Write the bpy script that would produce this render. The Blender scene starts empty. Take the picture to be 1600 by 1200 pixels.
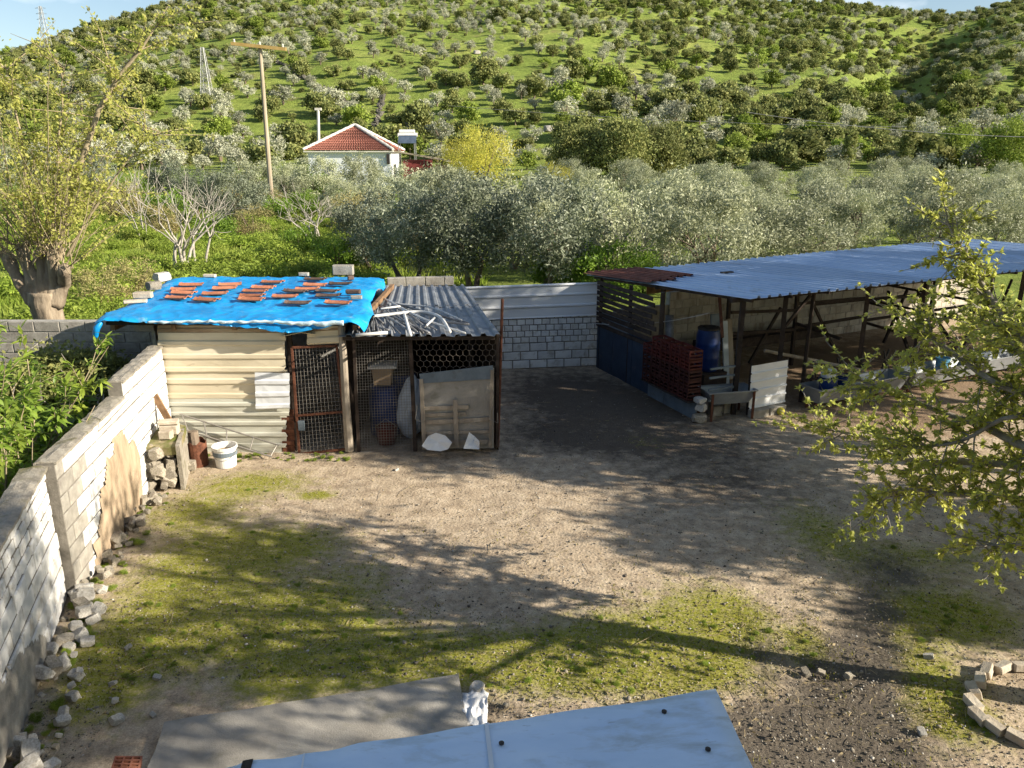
import bpy, bmesh, math, random
import numpy as np
from mathutils import Vector, Matrix, noise, Euler

SC = bpy.context.scene
COL = SC.collection
R = math.radians
rng = random.Random(7)
nrg = np.random.default_rng(11)

# ------------------------------------------------------------------ camera
CAM_H, PITCH, FPX = 4.7, R(16.5), 1208.0
cd = bpy.data.cameras.new('camera')
cam = bpy.data.objects.new('camera', cd); COL.objects.link(cam)
cam.location = (0, 0, CAM_H)
cam.rotation_euler = (R(90) - PITCH, 0, 0)
cd.sensor_width = 36.0
cd.lens = 36.0 * FPX / 1600.0
cd.clip_start = 0.05
cd.clip_end = 4000
SC.camera = cam

# ------------------------------------------------------------------ sky and sun
SUN_EL, SUN_AZ = R(24.0), R(105.5)          # azimuth from +Y towards +X
w = bpy.data.worlds.new('World'); SC.world = w; w.use_nodes = True
wn, wl = w.node_tree.nodes, w.node_tree.links
wn.clear()
wout = wn.new('ShaderNodeOutputWorld'); wbg = wn.new('ShaderNodeBackground')
sky = wn.new('ShaderNodeTexSky'); sky.sky_type = 'NISHITA'; sky.sun_disc = False
sky.sun_elevation = SUN_EL; sky.sun_rotation = SUN_AZ
sky.altitude = 100; sky.air_density = 1.0; sky.dust_density = 0.6; sky.ozone_density = 1.0
wtc = wn.new('ShaderNodeTexCoord')
wmap = wn.new('ShaderNodeMapping'); wmap.inputs['Scale'].default_value = (1.0, 1.0, 2.6)
wmap.inputs['Location'].default_value = (0.35, 0.1, 0.2)
wno = wn.new('ShaderNodeTexNoise'); wno.inputs['Scale'].default_value = 2.6
wno.inputs['Detail'].default_value = 9; wno.inputs['Roughness'].default_value = 0.55
wra = wn.new('ShaderNodeValToRGB')
wra.color_ramp.elements[0].position = 0.57; wra.color_ramp.elements[0].color = (0, 0, 0, 1)
wra.color_ramp.elements[1].position = 0.70; wra.color_ramp.elements[1].color = (0.85, 0.85, 0.85, 1)
wmix = wn.new('ShaderNodeMixRGB'); wmix.inputs[2].default_value = (9.5, 9.9, 10.4, 1)
wl.new(wtc.outputs['Generated'], wmap.inputs[0]); wl.new(wmap.outputs[0], wno.inputs['Vector'])
wl.new(wno.outputs['Fac'], wra.inputs[0]); wl.new(wra.outputs[0], wmix.inputs[0])
wl.new(sky.outputs[0], wmix.inputs[1]); wl.new(wmix.outputs[0], wbg.inputs[0])
wbg.inputs[1].default_value = 0.068
wl.new(wbg.outputs[0], wout.inputs[0])

sd = bpy.data.lights.new('sun', 'SUN'); sd.energy = 5.0; sd.angle = R(0.55); sd.color = (1.0, 0.90, 0.74)
sun = bpy.data.objects.new('sun', sd); COL.objects.link(sun)
SUNDIR = Vector((math.sin(SUN_AZ) * math.cos(SUN_EL), math.cos(SUN_AZ) * math.cos(SUN_EL), math.sin(SUN_EL)))
sun.rotation_euler = SUNDIR.to_track_quat('Z', 'Y').to_euler()
sun.location = (20, -6, 20)

SC.view_settings.view_transform = 'Standard'
SC.view_settings.look = 'None'
SC.view_settings.exposure = 1.18
SC.view_settings.gamma = 1.0
SC.view_settings.use_curve_mapping = False
SC.cycles.max_bounces = 6
SC.cycles.transparent_max_bounces = 8

# ------------------------------------------------------------------ surveying helpers: a sight line met with a level or a distance
CP, SP = math.cos(PITCH), math.sin(PITCH)
def ray(u, v):
    a, b = u - 800.0, -(v - 600.0)
    return Vector((a, FPX * CP + b * SP, b * CP - FPX * SP))
def G(u, v, z=0.0):
    d = ray(u, v); return Vector((0, 0, CAM_H)) + d * ((z - CAM_H) / d.z)
def D(u, v, y):
    d = ray(u, v); return Vector((0, 0, CAM_H)) + d * (y / d.y)
def V(*a): return Vector(a)
Z = Vector((0, 0, 1))

# ------------------------------------------------------------------ object helpers
def WM(o):
    if o.parent is None: return o.matrix_basis.copy()
    return WM(o.parent) @ o.matrix_parent_inverse @ o.matrix_basis
def par(o, p):
    if p is not None:
        o.parent = p; o.matrix_parent_inverse = WM(p).inverted()
    return o
def tag(o, label=None, cat=None, group=None, kind=None):
    if label: o['label'] = label
    if cat: o['category'] = cat
    if group: o['group'] = group
    if kind: o['kind'] = kind
    return o
def thing(name, loc, label, cat, group=None):
    o = bpy.data.objects.new(name, None); COL.objects.link(o)
    o.location = loc; o.empty_display_size = 0.2
    return tag(o, label, cat, group)
def link(name, me, parent=None, loc=None, rot=None, scl=None):
    o = bpy.data.objects.new(name, me); COL.objects.link(o)
    if loc is not None: o.location = loc
    if rot is not None: o.rotation_euler = rot
    if scl is not None: o.scale = scl if hasattr(scl, '__len__') else (scl,) * 3
    return par(o, parent)
def copy_tree(o, parent=None):
    c = o.copy(); COL.objects.link(c); c.parent = parent
    if parent is not None: c.matrix_parent_inverse = o.matrix_parent_inverse
    for ch in [x for x in bpy.data.objects if x.parent == o]:
        copy_tree(ch, c)
    return c

class MB:
    def __init__(s): s.v = []; s.f = []; s.m = []; s.cm = 0
    def add(s, vs, fs):
        b = len(s.v); s.v += [tuple(x) for x in vs]
        for f in fs: s.f.append(tuple(i + b for i in f)); s.m.append(s.cm)
        return s
    def obox(s, o, ex, ey, ez):
        o, ex, ey, ez = Vector(o), Vector(ex), Vector(ey), Vector(ez)
        vs = [o, o + ex, o + ex + ey, o + ey, o + ez, o + ex + ez, o + ex + ey + ez, o + ey + ez]
        fs = [(0, 3, 2, 1), (4, 5, 6, 7), (0, 1, 5, 4), (1, 2, 6, 5), (2, 3, 7, 6), (3, 0, 4, 7)]
        if ex.cross(ey).dot(ez) < 0: fs = [f[::-1] for f in fs]
        return s.add(vs, fs)
    def box(s, c, size, rz=0.0, R3=None):
        M = R3 if R3 is not None else Matrix.Rotation(rz, 3, 'Z')
        ex, ey, ez = M @ Vector((size[0], 0, 0)), M @ Vector((0, size[1], 0)), M @ Vector((0, 0, size[2]))
        return s.obox(Vector(c) - (ex + ey + ez) / 2, ex, ey, ez)
    def bar(s, p, q, w, h=None, up=Z):
        p, q = Vector(p), Vector(q); h = w if h is None else h
        d = (q - p)
        sx = d.cross(up)
        if sx.length < 1e-5: sx = d.cross(Vector((1, 0, 0)))
        sx.normalize(); sy = sx.cross(d).normalized()
        return s.obox(p - sx * w / 2 - sy * h / 2, sx * w, sy * h, d)
    def tube(s, pts, r, n=6, cap=True):
        pts = [Vector(p) for p in pts]; k = len(pts)
        rs = r if hasattr(r, '__len__') else [r] * k
        vs, fs = [], []
        ref = None
        for i, p in enumerate(pts):
            d = (pts[min(i + 1, k - 1)] - pts[max(i - 1, 0)])
            if d.length < 1e-9: d = Z.copy()
            d.normalize()
            if ref is None:
                ref = d.cross(Z) if abs(d.z) < .9 else d.cross(Vector((1, 0, 0)))
            ref = (ref - d * ref.dot(d))
            if ref.length < 1e-6: ref = d.orthogonal()
            ref.normalize(); b = d.cross(ref)
            for j in range(n):
                a = 2 * math.pi * j / n
                vs.append(p + (ref * math.cos(a) + b * math.sin(a)) * rs[i])
        for i in range(k - 1):
            for j in range(n):
                j2 = (j + 1) % n
                fs.append((i * n + j, i * n + j2, (i + 1) * n + j2, (i + 1) * n + j))
        if cap:
            fs.append(tuple(range(n - 1, -1, -1))); fs.append(tuple((k - 1) * n + j for j in range(n)))
        return s.add(vs, fs)
    def lathe(s, c, prof, n=20, cap=(True, False), axis=Z):
        c = Vector(c); q = Z.rotation_difference(Vector(axis).normalized())
        vs, fs = [], []
        for r, z in prof:
            for j in range(n):
                a = 2 * math.pi * j / n
                vs.append(c + q @ Vector((r * math.cos(a), r * math.sin(a), z)))
        for i in range(len(prof) - 1):
            for j in range(n):
                j2 = (j + 1) % n
                fs.append((i * n + j, i * n + j2, (i + 1) * n + j2, (i + 1) * n + j))
        if cap[0]: fs.append(tuple(range(n - 1, -1, -1)))
        if cap[1]: fs.append(tuple((len(prof) - 1) * n + j for j in range(n)))
        return s.add(vs, fs)
    def prism(s, pts, vec):
        pts = [Vector(p) for p in pts]; n = len(pts); vec = Vector(vec)
        vs = pts + [p + vec for p in pts]
        fs = [tuple(range(n - 1, -1, -1)), tuple(range(n, 2 * n))]
        fs += [(i, (i + 1) % n, n + (i + 1) % n, n + i) for i in range(n)]
        return s.add(vs, fs)
    def slab(s, grid, off):
        """grid: rows of points; a sheet with thickness given by the vector off"""
        nr, nc = len(grid), len(grid[0]); off = Vector(off)
        top = [Vector(p) for r_ in grid for p in r_]
        vs = top + [p - off for p in top]; N = nr * nc
        fs = []
        for i in range(nr - 1):
            for j in range(nc - 1):
                a, b, c_, d = i * nc + j, i * nc + j + 1, (i + 1) * nc + j + 1, (i + 1) * nc + j
                fs.append((a, b, c_, d)); fs.append((N + d, N + c_, N + b, N + a))
        def edge(idx):
            for a, b in zip(idx[:-1], idx[1:]): fs.append((a, N + a, N + b, b))
        edge([j for j in range(nc)]); edge([(nr - 1) * nc + j for j in range(nc)][::-1])
        edge([i * nc for i in range(nr)][::-1]); edge([i * nc + nc - 1 for i in range(nr)])
        return s.add(vs, fs)
    def mesh(s, name, mat, smooth=False):
        me = bpy.data.meshes.new(name)
        me.from_pydata(s.v, [], s.f)
        for m_ in (mat if isinstance(mat, (list, tuple)) else [mat]): me.materials.append(m_)
        if any(s.m): me.polygons.foreach_set('material_index', s.m)
        if smooth: me.polygons.foreach_set('use_smooth', [True] * len(s.f))
        me.update()
        return me
    def build(s, name, mat, parent=None, smooth=False, fix=True):
        me = s.mesh(name, mat, smooth)
        if fix:
            bm = bmesh.new(); bm.from_mesh(me); bmesh.ops.recalc_face_normals(bm, faces=bm.faces); bm.to_mesh(me); bm.free()
        return link(name, me, parent)
    def thing(s, name, mat, label, cat, group=None, smooth=False, base=None):
        o = s.build(name, mat, None, smooth)
        me = o.data
        n = len(me.vertices); co = np.empty(n * 3); me.vertices.foreach_get('co', co); co = co.reshape(-1, 3)
        b = base if base is not None else V(*(float(x) for x in ((co[:, 0].min() + co[:, 0].max()) / 2, (co[:, 1].min() + co[:, 1].max()) / 2, co[:, 2].min())))
        co -= np.array(b); me.vertices.foreach_set('co', co.ravel()); me.update()
        o.location = b
        return tag(o, label, cat, group)

def np_mesh(name, verts, quads, mats, midx=None, smooth=False):
    verts = np.asarray(verts, dtype=np.float32).reshape(-1, 3); quads = np.asarray(quads, dtype=np.int32)
    k = quads.shape[1]
    me = bpy.data.meshes.new(name)
    me.vertices.add(len(verts)); me.vertices.foreach_set('co', verts.ravel())
    me.loops.add(quads.size); me.loops.foreach_set('vertex_index', quads.ravel())
    me.polygons.add(len(quads)); me.polygons.foreach_set('loop_start', np.arange(0, quads.size, k, dtype=np.int32))
    for m_ in (mats if isinstance(mats, (list, tuple)) else [mats]): me.materials.append(m_)
    if midx is not None: me.polygons.foreach_set('material_index', np.asarray(midx, dtype=np.int32))
    if smooth: me.polygons.foreach_set('use_smooth', np.ones(len(quads), dtype=bool))
    me.update(calc_edges=True)
    return me

# ------------------------------------------------------------------ materials
def _nt(name):
    m = bpy.data.materials.new(name); m.use_nodes = True
    nt = m.node_tree; bs = nt.nodes['Principled BSDF']
    return m, nt.nodes, nt.links, bs
def c4(c): return (c[0], c[1], c[2], 1)
def ramp(nd, stops):
    r_ = nd.new('ShaderNodeValToRGB'); e = r_.color_ramp.elements
    e[0].position, e[0].color = stops[0][0], c4(stops[0][1])
    e[1].position, e[1].color = stops[-1][0], c4(stops[-1][1])
    for p_, c_ in stops[1:-1]:
        x = e.new(p_); x.color = c4(c_)
    return r_
def noisen(nd, lk, src, scale, detail=6, rough=.6, dist=0.0, stretch=None):
    if stretch is not None:
        mp = nd.new('ShaderNodeMapping'); mp.inputs['Scale'].default_value = stretch
        lk.new(src, mp.inputs[0]); src = mp.outputs[0]
    n_ = nd.new('ShaderNodeTexNoise'); n_.inputs['Scale'].default_value = scale
    n_.inputs['Detail'].default_value = detail; n_.inputs['Roughness'].default_value = rough
    n_.inputs['Distortion'].default_value = dist
    lk.new(src, n_.inputs['Vector'])
    return n_
def mixc(nd, lk, fac, a, b, mode='MIX'):
    m_ = nd.new('ShaderNodeMixRGB'); m_.blend_type = mode
    for i, x in ((0, fac), (1, a), (2, b)):
        if isinstance(x, (int, float)): m_.inputs[i].default_value = x
        elif isinstance(x, (tuple, list)): m_.inputs[i].default_value = c4(x)
        else: lk.new(x, m_.inputs[i])
    return m_.outputs[0]
def pmat(name, stops, scale=4.0, detail=7, rough=.85, metal=0.0, bump=.25, bscale=30.0, stretch=None, spec=.25,
         dirt=None, dirt2=None, rnd=0.0, bstretch=None, rough2=None):
    """stops: (position, colour) list on a noise; dirt: (colour, scale, low, high, stretch)"""
    m, nd, lk, bs = _nt(name)
    tc = nd.new('ShaderNodeTexCoord'); oi = nd.new('ShaderNodeObjectInfo')
    add = nd.new('ShaderNodeVectorMath'); add.operation = 'ADD'
    sc_ = nd.new('ShaderNodeVectorMath'); sc_.operation = 'SCALE'; sc_.inputs[3].default_value = 37.0
    cmb = nd.new('ShaderNodeCombineXYZ')
    lk.new(oi.outputs['Random'], cmb.inputs[0]); lk.new(oi.outputs['Random'], cmb.inputs[1])
    lk.new(cmb.outputs[0], sc_.inputs[0]); lk.new(tc.outputs['Object'], add.inputs[0]); lk.new(sc_.outputs[0], add.inputs[1])
    src = add.outputs[0]
    n1 = noisen(nd, lk, src, scale, detail, .62, .15, stretch)
    rp = ramp(nd, stops); lk.new(n1.outputs['Fac'], rp.inputs[0]); col = rp.outputs[0]
    for d_ in (dirt, dirt2):
        if d_:
            n2 = noisen(nd, lk, src, d_[1], 8, .65, .3, d_[4] if len(d_) > 4 else None)
            rr = ramp(nd, [(d_[2], (0, 0, 0)), (d_[3], (1, 1, 1))]); lk.new(n2.outputs['Fac'], rr.inputs[0])
            col = mixc(nd, lk, rr.outputs[0], col, d_[0])
    if rnd:
        mr = nd.new('ShaderNodeMapRange'); mr.inputs[3].default_value = 1 - rnd; mr.inputs[4].default_value = 1 + rnd
        lk.new(oi.outputs['Random'], mr.inputs[0])
        hs = nd.new('ShaderNodeHueSaturation'); lk.new(mr.outputs[0], hs.inputs['Value']); lk.new(col, hs.inputs['Color'])
        col = hs.outputs[0]
    lk.new(col, bs.inputs['Base Color'])
    bs.inputs['Metallic'].default_value = metal
    bs.inputs['Specular IOR Level'].default_value = spec
    if rough2:
        mr = nd.new('ShaderNodeMapRange'); mr.inputs[3].default_value = rough; mr.inputs[4].default_value = rough2
        mr.inputs[1].default_value = .35; mr.inputs[2].default_value = .65
        lk.new(n1.outputs['Fac'], mr.inputs[0]); lk.new(mr.outputs[0], bs.inputs['Roughness'])
    else:
        bs.inputs['Roughness'].default_value = rough
    if bump:
        n3 = noisen(nd, lk, src, bscale, 6, .7, 0, bstretch)
        b_ = nd.new('ShaderNodeBump'); b_.inputs['Strength'].default_value = bump; b_.inputs['Distance'].default_value = .02
        lk.new(n3.outputs['Fac'], b_.inputs['Height']); lk.new(b_.outputs[0], bs.inputs['Normal'])
    return m
def leafmat(name, a, b, c=None, trans=.35, rough=.55, spec=.25, nscale=1.2):
    """leaf colours a..b vary leaf by leaf, c tints whole clumps and whole trees"""
    m, nd, lk, bs = _nt(name)
    ge = nd.new('ShaderNodeNewGeometry'); tc = nd.new('ShaderNodeTexCoord'); oi = nd.new('ShaderNodeObjectInfo')
    col = mixc(nd, lk, ge.outputs['Random Per Island'], a, b)
    if c:
        n1 = noisen(nd, lk, tc.outputs['Object'], nscale, 3)
        rr = ramp(nd, [(.42, (0, 0, 0)), (.62, (1, 1, 1))]); lk.new(n1.outputs['Fac'], rr.inputs[0])
        mm = nd.new('ShaderNodeMath'); mm.operation = 'MULTIPLY'; mm.inputs[1].default_value = .7
        lk.new(rr.outputs[0], mm.inputs[0])
        col = mixc(nd, lk, mm.outputs[0], col, c)
    mr = nd.new('ShaderNodeMapRange'); mr.inputs[3].default_value = .75; mr.inputs[4].default_value = 1.25
    lk.new(oi.outputs['Random'], mr.inputs[0])
    hs = nd.new('ShaderNodeHueSaturation'); lk.new(mr.outputs[0], hs.inputs['Value']); lk.new(col, hs.inputs['Color'])
    lk.new(hs.outputs[0], bs.inputs['Base Color'])
    bs.inputs['Roughness'].default_value = rough; bs.inputs['Specular IOR Level'].default_value = spec
    tr = nd.new('ShaderNodeBsdfTranslucent'); lk.new(hs.outputs[0], tr.inputs[0])
    mx = nd.new('ShaderNodeMixShader'); mx.inputs[0].default_value = trans
    out = nd['Material Output']
    lk.new(bs.outputs[0], mx.inputs[1]); lk.new(tr.outputs[0], mx.inputs[2]); lk.new(mx.outputs[0], out.inputs[0])
    return m

M = {}
M['paint'] = pmat('white_limewash', [(.3, (.46, .455, .44)), (.5, (.66, .655, .64)), (.75, (.74, .735, .72))], 3, rough=.9, bump=.7, bscale=22,
                  dirt=((.36, .32, .26), 5.5, .54, .72), dirt2=((.42, .38, .32), 1.7, .56, .74, (1, 1, .5)), rnd=.10)
M['block'] = pmat('grey_block', [(.3, (.22, .20, .175)), (.6, (.34, .32, .28)), (.8, (.42, .40, .35))], 7, rough=.95, bump=.7, bscale=60, rnd=.12)
M['mortar'] = pmat('mortar', [(.3, (.26, .25, .22)), (.7, (.42, .40, .37))], 8, bump=.6, bscale=50)
M['mortar_w'] = pmat('limewashed_mortar', [(.3, (.30, .29, .27)), (.7, (.58, .57, .54))], 5, bump=.6, bscale=50)
M['coping'] = pmat('rough_coping', [(.3, (.20, .18, .15)), (.55, (.33, .30, .25)), (.8, (.45, .42, .36))], 9, bump=1.0, bscale=45, dirt=((.14, .13, .06), 4, .55, .7))
M['mortar_dk'] = pmat('dark_joint', [(.3, (.11, .10, .085)), (.7, (.24, .22, .19))], 6, bump=.6, bscale=50)
M['beige'] = pmat('cream_block', [(.3, (.36, .33, .27)), (.7, (.50, .465, .395))], 4, bump=.45, bscale=30, dirt=((.20, .16, .12), 3.0, .50, .70, (1, 1, .3)), rnd=.10)
M['plaster'] = pmat('brown_render', [(.25, (.20, .15, .10)), (.5, (.38, .29, .20)), (.8, (.50, .40, .29))], 6, stretch=(1, 1, .25), bump=1.0, bscale=24, bstretch=(1, 1, .3))
M['stone'] = pmat('rubble_stone', [(.3, (.20, .175, .14)), (.6, (.38, .34, .28)), (.8, (.55, .52, .46))], 6, bump=.8, bscale=22, dirt=((.14, .14, .05), 5, .55, .72), rnd=.3)
M['stone_w'] = pmat('whitewashed_stone', [(.3, (.34, .31, .26)), (.6, (.60, .58, .54)), (.8, (.74, .73, .7))], 6, bump=.8, bscale=22, rnd=.15)
M['concrete'] = pmat('old_concrete', [(.3, (.22, .205, .18)), (.6, (.34, .32, .285)), (.8, (.42, .40, .36))], 2.2, bump=.5, bscale=70, dirt=((.17, .16, .11), 3, .55, .75))
M['cream'] = pmat('cream_sheet', [(.3, (.50, .43, .30)), (.6, (.62, .55, .41)), (.8, (.66, .61, .49))], 2.5, stretch=(.4, 1, 2.5), rough=.55, bump=.12, bscale=14,
                  dirt=((.26, .19, .12), 4, .62, .78, (.5, 1, 3)), spec=.4, rnd=.07)
M['cream_g'] = pmat('greyish_sheet', [(.3, (.42, .41, .34)), (.7, (.56, .56, .49))], 2.5, stretch=(.4, 1, 2.5), rough=.5, bump=.12, bscale=14,
                    dirt=((.25, .20, .14), 5, .62, .8, (.4, 1, 2)), spec=.4, rnd=.06)
M['brownsheet'] = pmat('stained_sheet', [(.3, (.18, .11, .06)), (.5, (.34, .24, .15)), (.75, (.50, .42, .30))], 3, stretch=(.4, 1, 3), rough=.7, bump=.2, rnd=.1)
M['whitesheet'] = pmat('white_sheet', [(.3, (.60, .62, .65)), (.7, (.74, .76, .78))], 2, stretch=(.3, 1, 2), rough=.5, bump=.1, bscale=12,
                       dirt=((.36, .33, .29), 4, .64, .8, (.4, 1, 2)), spec=.4)
M['roofgrey'] = pmat('weathered_roof_sheet', [(.3, (.15, .165, .185)), (.7, (.30, .32, .35))], 2.5, rough=.5, metal=.3, bump=.15, bscale=18,
                     dirt=((.16, .13, .10), 4, .55, .75), spec=.4, rnd=.08)
M['galv'] = pmat('sky_tinted_galvanised_roof', [(.3, (.27, .36, .52)), (.7, (.40, .50, .66))], .9, rough=.36, metal=.35, bump=.08, bscale=9,  # blue of the reflected sky put into the sheet colour
                 dirt=((.22, .20, .18), 1.3, .58, .80, (1, 1, 1)), dirt2=((.24, .12, .07), 5, .68, .80), spec=.5, rough2=.52, rnd=.16)
M['rustroof'] = pmat('rusty_roof', [(.3, (.10, .035, .025)), (.7, (.24, .09, .06))], 5, rough=.8, bump=.3)
M['tarp'] = pmat('blue_tarp', [(.3, (.003, .19, .50)), (.6, (.006, .31, .70)), (.8, (.06, .46, .80))], 1.6, rough=.42, bump=.3, bscale=20, spec=.45, dirt=((.22, .38, .46), 5, .58, .80), dirt2=((.16, .20, .22), 9, .66, .78))
M['tarpw'] = pmat('pale_tarp_hem', [(.3, (.38, .55, .66)), (.7, (.60, .70, .76))], 6, rough=.6, bump=.2)
M['tile'] = pmat('terracotta', [(.3, (.32, .115, .060)), (.7, (.50, .21, .12))], 6, bump=.4, rnd=.25, dirt=((.17, .11, .085), 9, .60, .76))
M['tiledark'] = pmat('weathered_tile', [(.3, (.07, .05, .045)), (.7, (.19, .12, .09))], 6, bump=.5, rnd=.3)
M['rust'] = pmat('rusty_steel', [(.3, (.06, .025, .016)), (.6, (.15, .06, .035)), (.8, (.25, .11, .06))], 14, rough=.85, bump=.4, bscale=60)
M['darksteel'] = pmat('dark_steel', [(.3, (.018, .016, .016)), (.7, (.06, .05, .045))], 10, rough=.6, bump=.2)
M['wire'] = pmat('galvanised_wire', [(.3, (.20, .185, .165)), (.7, (.32, .30, .275))], 10, rough=.5, metal=.4, bump=0)
M['wiredark'] = pmat('old_wire', [(.3, (.15, .12, .10)), (.7, (.28, .25, .22))], 10, rough=.6, metal=.3, bump=0)
M['wood'] = pmat('grey_wood', [(.3, (.20, .165, .125)), (.6, (.36, .31, .25)), (.8, (.46, .42, .36))], 6, stretch=(1, 1, .15), bump=.5, bscale=30, rnd=.15)
M['woodbrown'] = pmat('brown_wood', [(.3, (.13, .075, .04)), (.7, (.29, .18, .10))], 6, bump=.5, bscale=30, rnd=.15)
M['darkwood'] = pmat('tarred_wood', [(.3, (.02, .015, .012)), (.7, (.07, .05, .04))], 6, bump=.5, bscale=30, rnd=.2)
M['pvc'] = pmat('white_pipe', [(.3, (.48, .48, .47)), (.7, (.68, .68, .67))], 5, rough=.45, bump=.05, rnd=.08)
M['greypipe'] = pmat('dull_pipe', [(.3, (.10, .10, .10)), (.7, (.30, .30, .31))], 5, rough=.5, metal=.4, bump=.1, rnd=.4)
M['white'] = pmat('white_plastic', [(.3, (.62, .62, .60)), (.7, (.78, .78, .77))], 5, rough=.45, bump=.06, dirt=((.42, .36, .26), 7, .62, .8))
M['bluep'] = pmat('blue_plastic', [(.3, (.004, .020, .10)), (.7, (.008, .038, .17))], 5, rough=.42, bump=.05, spec=.45)
M['cyanp'] = pmat('pale_blue_plastic', [(.3, (.10, .30, .48)), (.7, (.16, .40, .58))], 5, rough=.45, bump=.05)
M['bluepanel'] = pmat('dark_blue_panel', [(.3, (.016, .028, .055)), (.7, (.035, .06, .10))], 3, rough=.5, bump=.1, dirt=((.10, .10, .11), 4, .6, .8))
M['slatebl'] = pmat('grey_blue_panel', [(.3, (.09, .12, .15)), (.7, (.17, .21, .25))], 3, rough=.6, bump=.15, dirt=((.10, .08, .06), 4, .58, .8))
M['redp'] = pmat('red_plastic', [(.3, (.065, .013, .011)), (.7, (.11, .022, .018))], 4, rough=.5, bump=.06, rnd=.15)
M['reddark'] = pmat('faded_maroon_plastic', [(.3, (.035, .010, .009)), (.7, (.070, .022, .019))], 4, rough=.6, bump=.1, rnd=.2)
M['trough'] = pmat('zinc_trough', [(.3, (.22, .24, .26)), (.7, (.36, .38, .40))], 3, rough=.42, metal=.4, bump=.1, bscale=16, dirt=((.25, .2, .15), 5, .62, .8))
M['cardboard'] = pmat('cardboard', [(.3, (.30, .21, .13)), (.7, (.40, .30, .19))], 4, bump=.1)
M['sack'] = pmat('pale_sack', [(.3, (.36, .42, .50)), (.7, (.52, .58, .64))], 5, bump=.4)
M['brick'] = pmat('hollow_brick', [(.3, (.16, .06, .04)), (.7, (.27, .11, .07))], 8, bump=.5, rnd=.1)
M['paver'] = pmat('pale_paver', [(.3, (.36, .30, .23)), (.7, (.56, .50, .41))], 8, bump=.6, rnd=.12)
M['awning'] = pmat('sky_tinted_awning', [(.3, (.50, .64, .82)), (.55, (.60, .73, .90)), (.8, (.70, .80, .92))], 1.8, rough=.62, bump=.12, bscale=8,  # canopy colour tinted blue to stand for sky reflection
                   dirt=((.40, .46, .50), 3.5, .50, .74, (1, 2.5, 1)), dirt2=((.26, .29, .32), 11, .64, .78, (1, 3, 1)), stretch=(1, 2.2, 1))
M['bark'] = pmat('bark', [(.3, (.10, .075, .055)), (.6, (.21, .165, .125)), (.8, (.32, .27, .215))], 9, stretch=(1, 1, .3), bump=.9, bscale=22, bstretch=(1, 1, .3))
M['tanbark'] = pmat('tan_bark', [(.3, (.15, .115, .08)), (.6, (.30, .245, .18)), (.8, (.42, .36, .275))], 9, stretch=(1, 1, .3), bump=1.0, bscale=26, bstretch=(1, 1, .25))
M['palebark'] = pmat('pale_bark', [(.3, (.26, .23, .19)), (.7, (.46, .43, .38))], 9, bump=.5, bscale=22)
M['greybark'] = pmat('grey_twig_bark', [(.3, (.19, .165, .14)), (.7, (.36, .33, .29))], 12, bump=.5, bscale=40)
M['shoot'] = pmat('young_shoot', [(.3, (.20, .16, .10)), (.7, (.40, .33, .22))], 8, bump=.2)
M['yellow'] = pmat('yellow_rubber', [(.3, (.40, .36, .04)), (.7, (.52, .48, .07))], 5, rough=.6, bump=.05)
M['polewood'] = pmat('pole_wood', [(.3, (.26, .21, .15)), (.7, (.42, .36, .27))], 3, stretch=(1, 1, .1), bump=.2)
M['ochre'] = pmat('ochre_beam', [(.3, (.38, .25, .08)), (.7, (.52, .37, .15))], 3, bump=.2)
M['pylon'] = pmat('pylon_steel', [(.3, (.26, .27, .27)), (.7, (.36, .37, .37))], 3, rough=.5, metal=.3, bump=0)
M['housew'] = pmat('house_whitewash', [(.3, (.62, .66, .70)), (.7, (.76, .78, .80))], 1.2, bump=.1)
M['rooftile'] = pmat('red_roof', [(.3, (.17, .06, .042)), (.6, (.27, .11, .08)), (.8, (.36, .19, .14))], 3, bump=.3, rnd=.25)
M['ridge'] = pmat('pale_ridge_cap', [(.3, (.55, .52, .47)), (.7, (.70, .68, .63))], 4, bump=.2)
M['maroon'] = pmat('maroon_wall', [(.3, (.15, .03, .03)), (.7, (.25, .06, .055))], 3, bump=.1)
M['glass'] = pmat('solar_glass', [(.3, (.05, .07, .10)), (.7, (.10, .13, .18))], 2, rough=.1, bump=0, spec=.6)
M['rockd'] = pmat('dark_wall_rock', [(.3, (.06, .055, .045)), (.6, (.13, .12, .10)), (.8, (.20, .19, .16))], 1.6, bump=.8, bscale=6, rnd=.3)
M['rock'] = pmat('hill_rock', [(.3, (.20, .19, .17)), (.6, (.36, .34, .31)), (.8, (.48, .46, .42))], 1.6, bump=.8, bscale=6, rnd=.2)
M['litter'] = pmat('torn_white_film', [(.3, (.60, .60, .60)), (.7, (.80, .80, .80))], 8, rough=.5, bump=.5, bscale=20)
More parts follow.
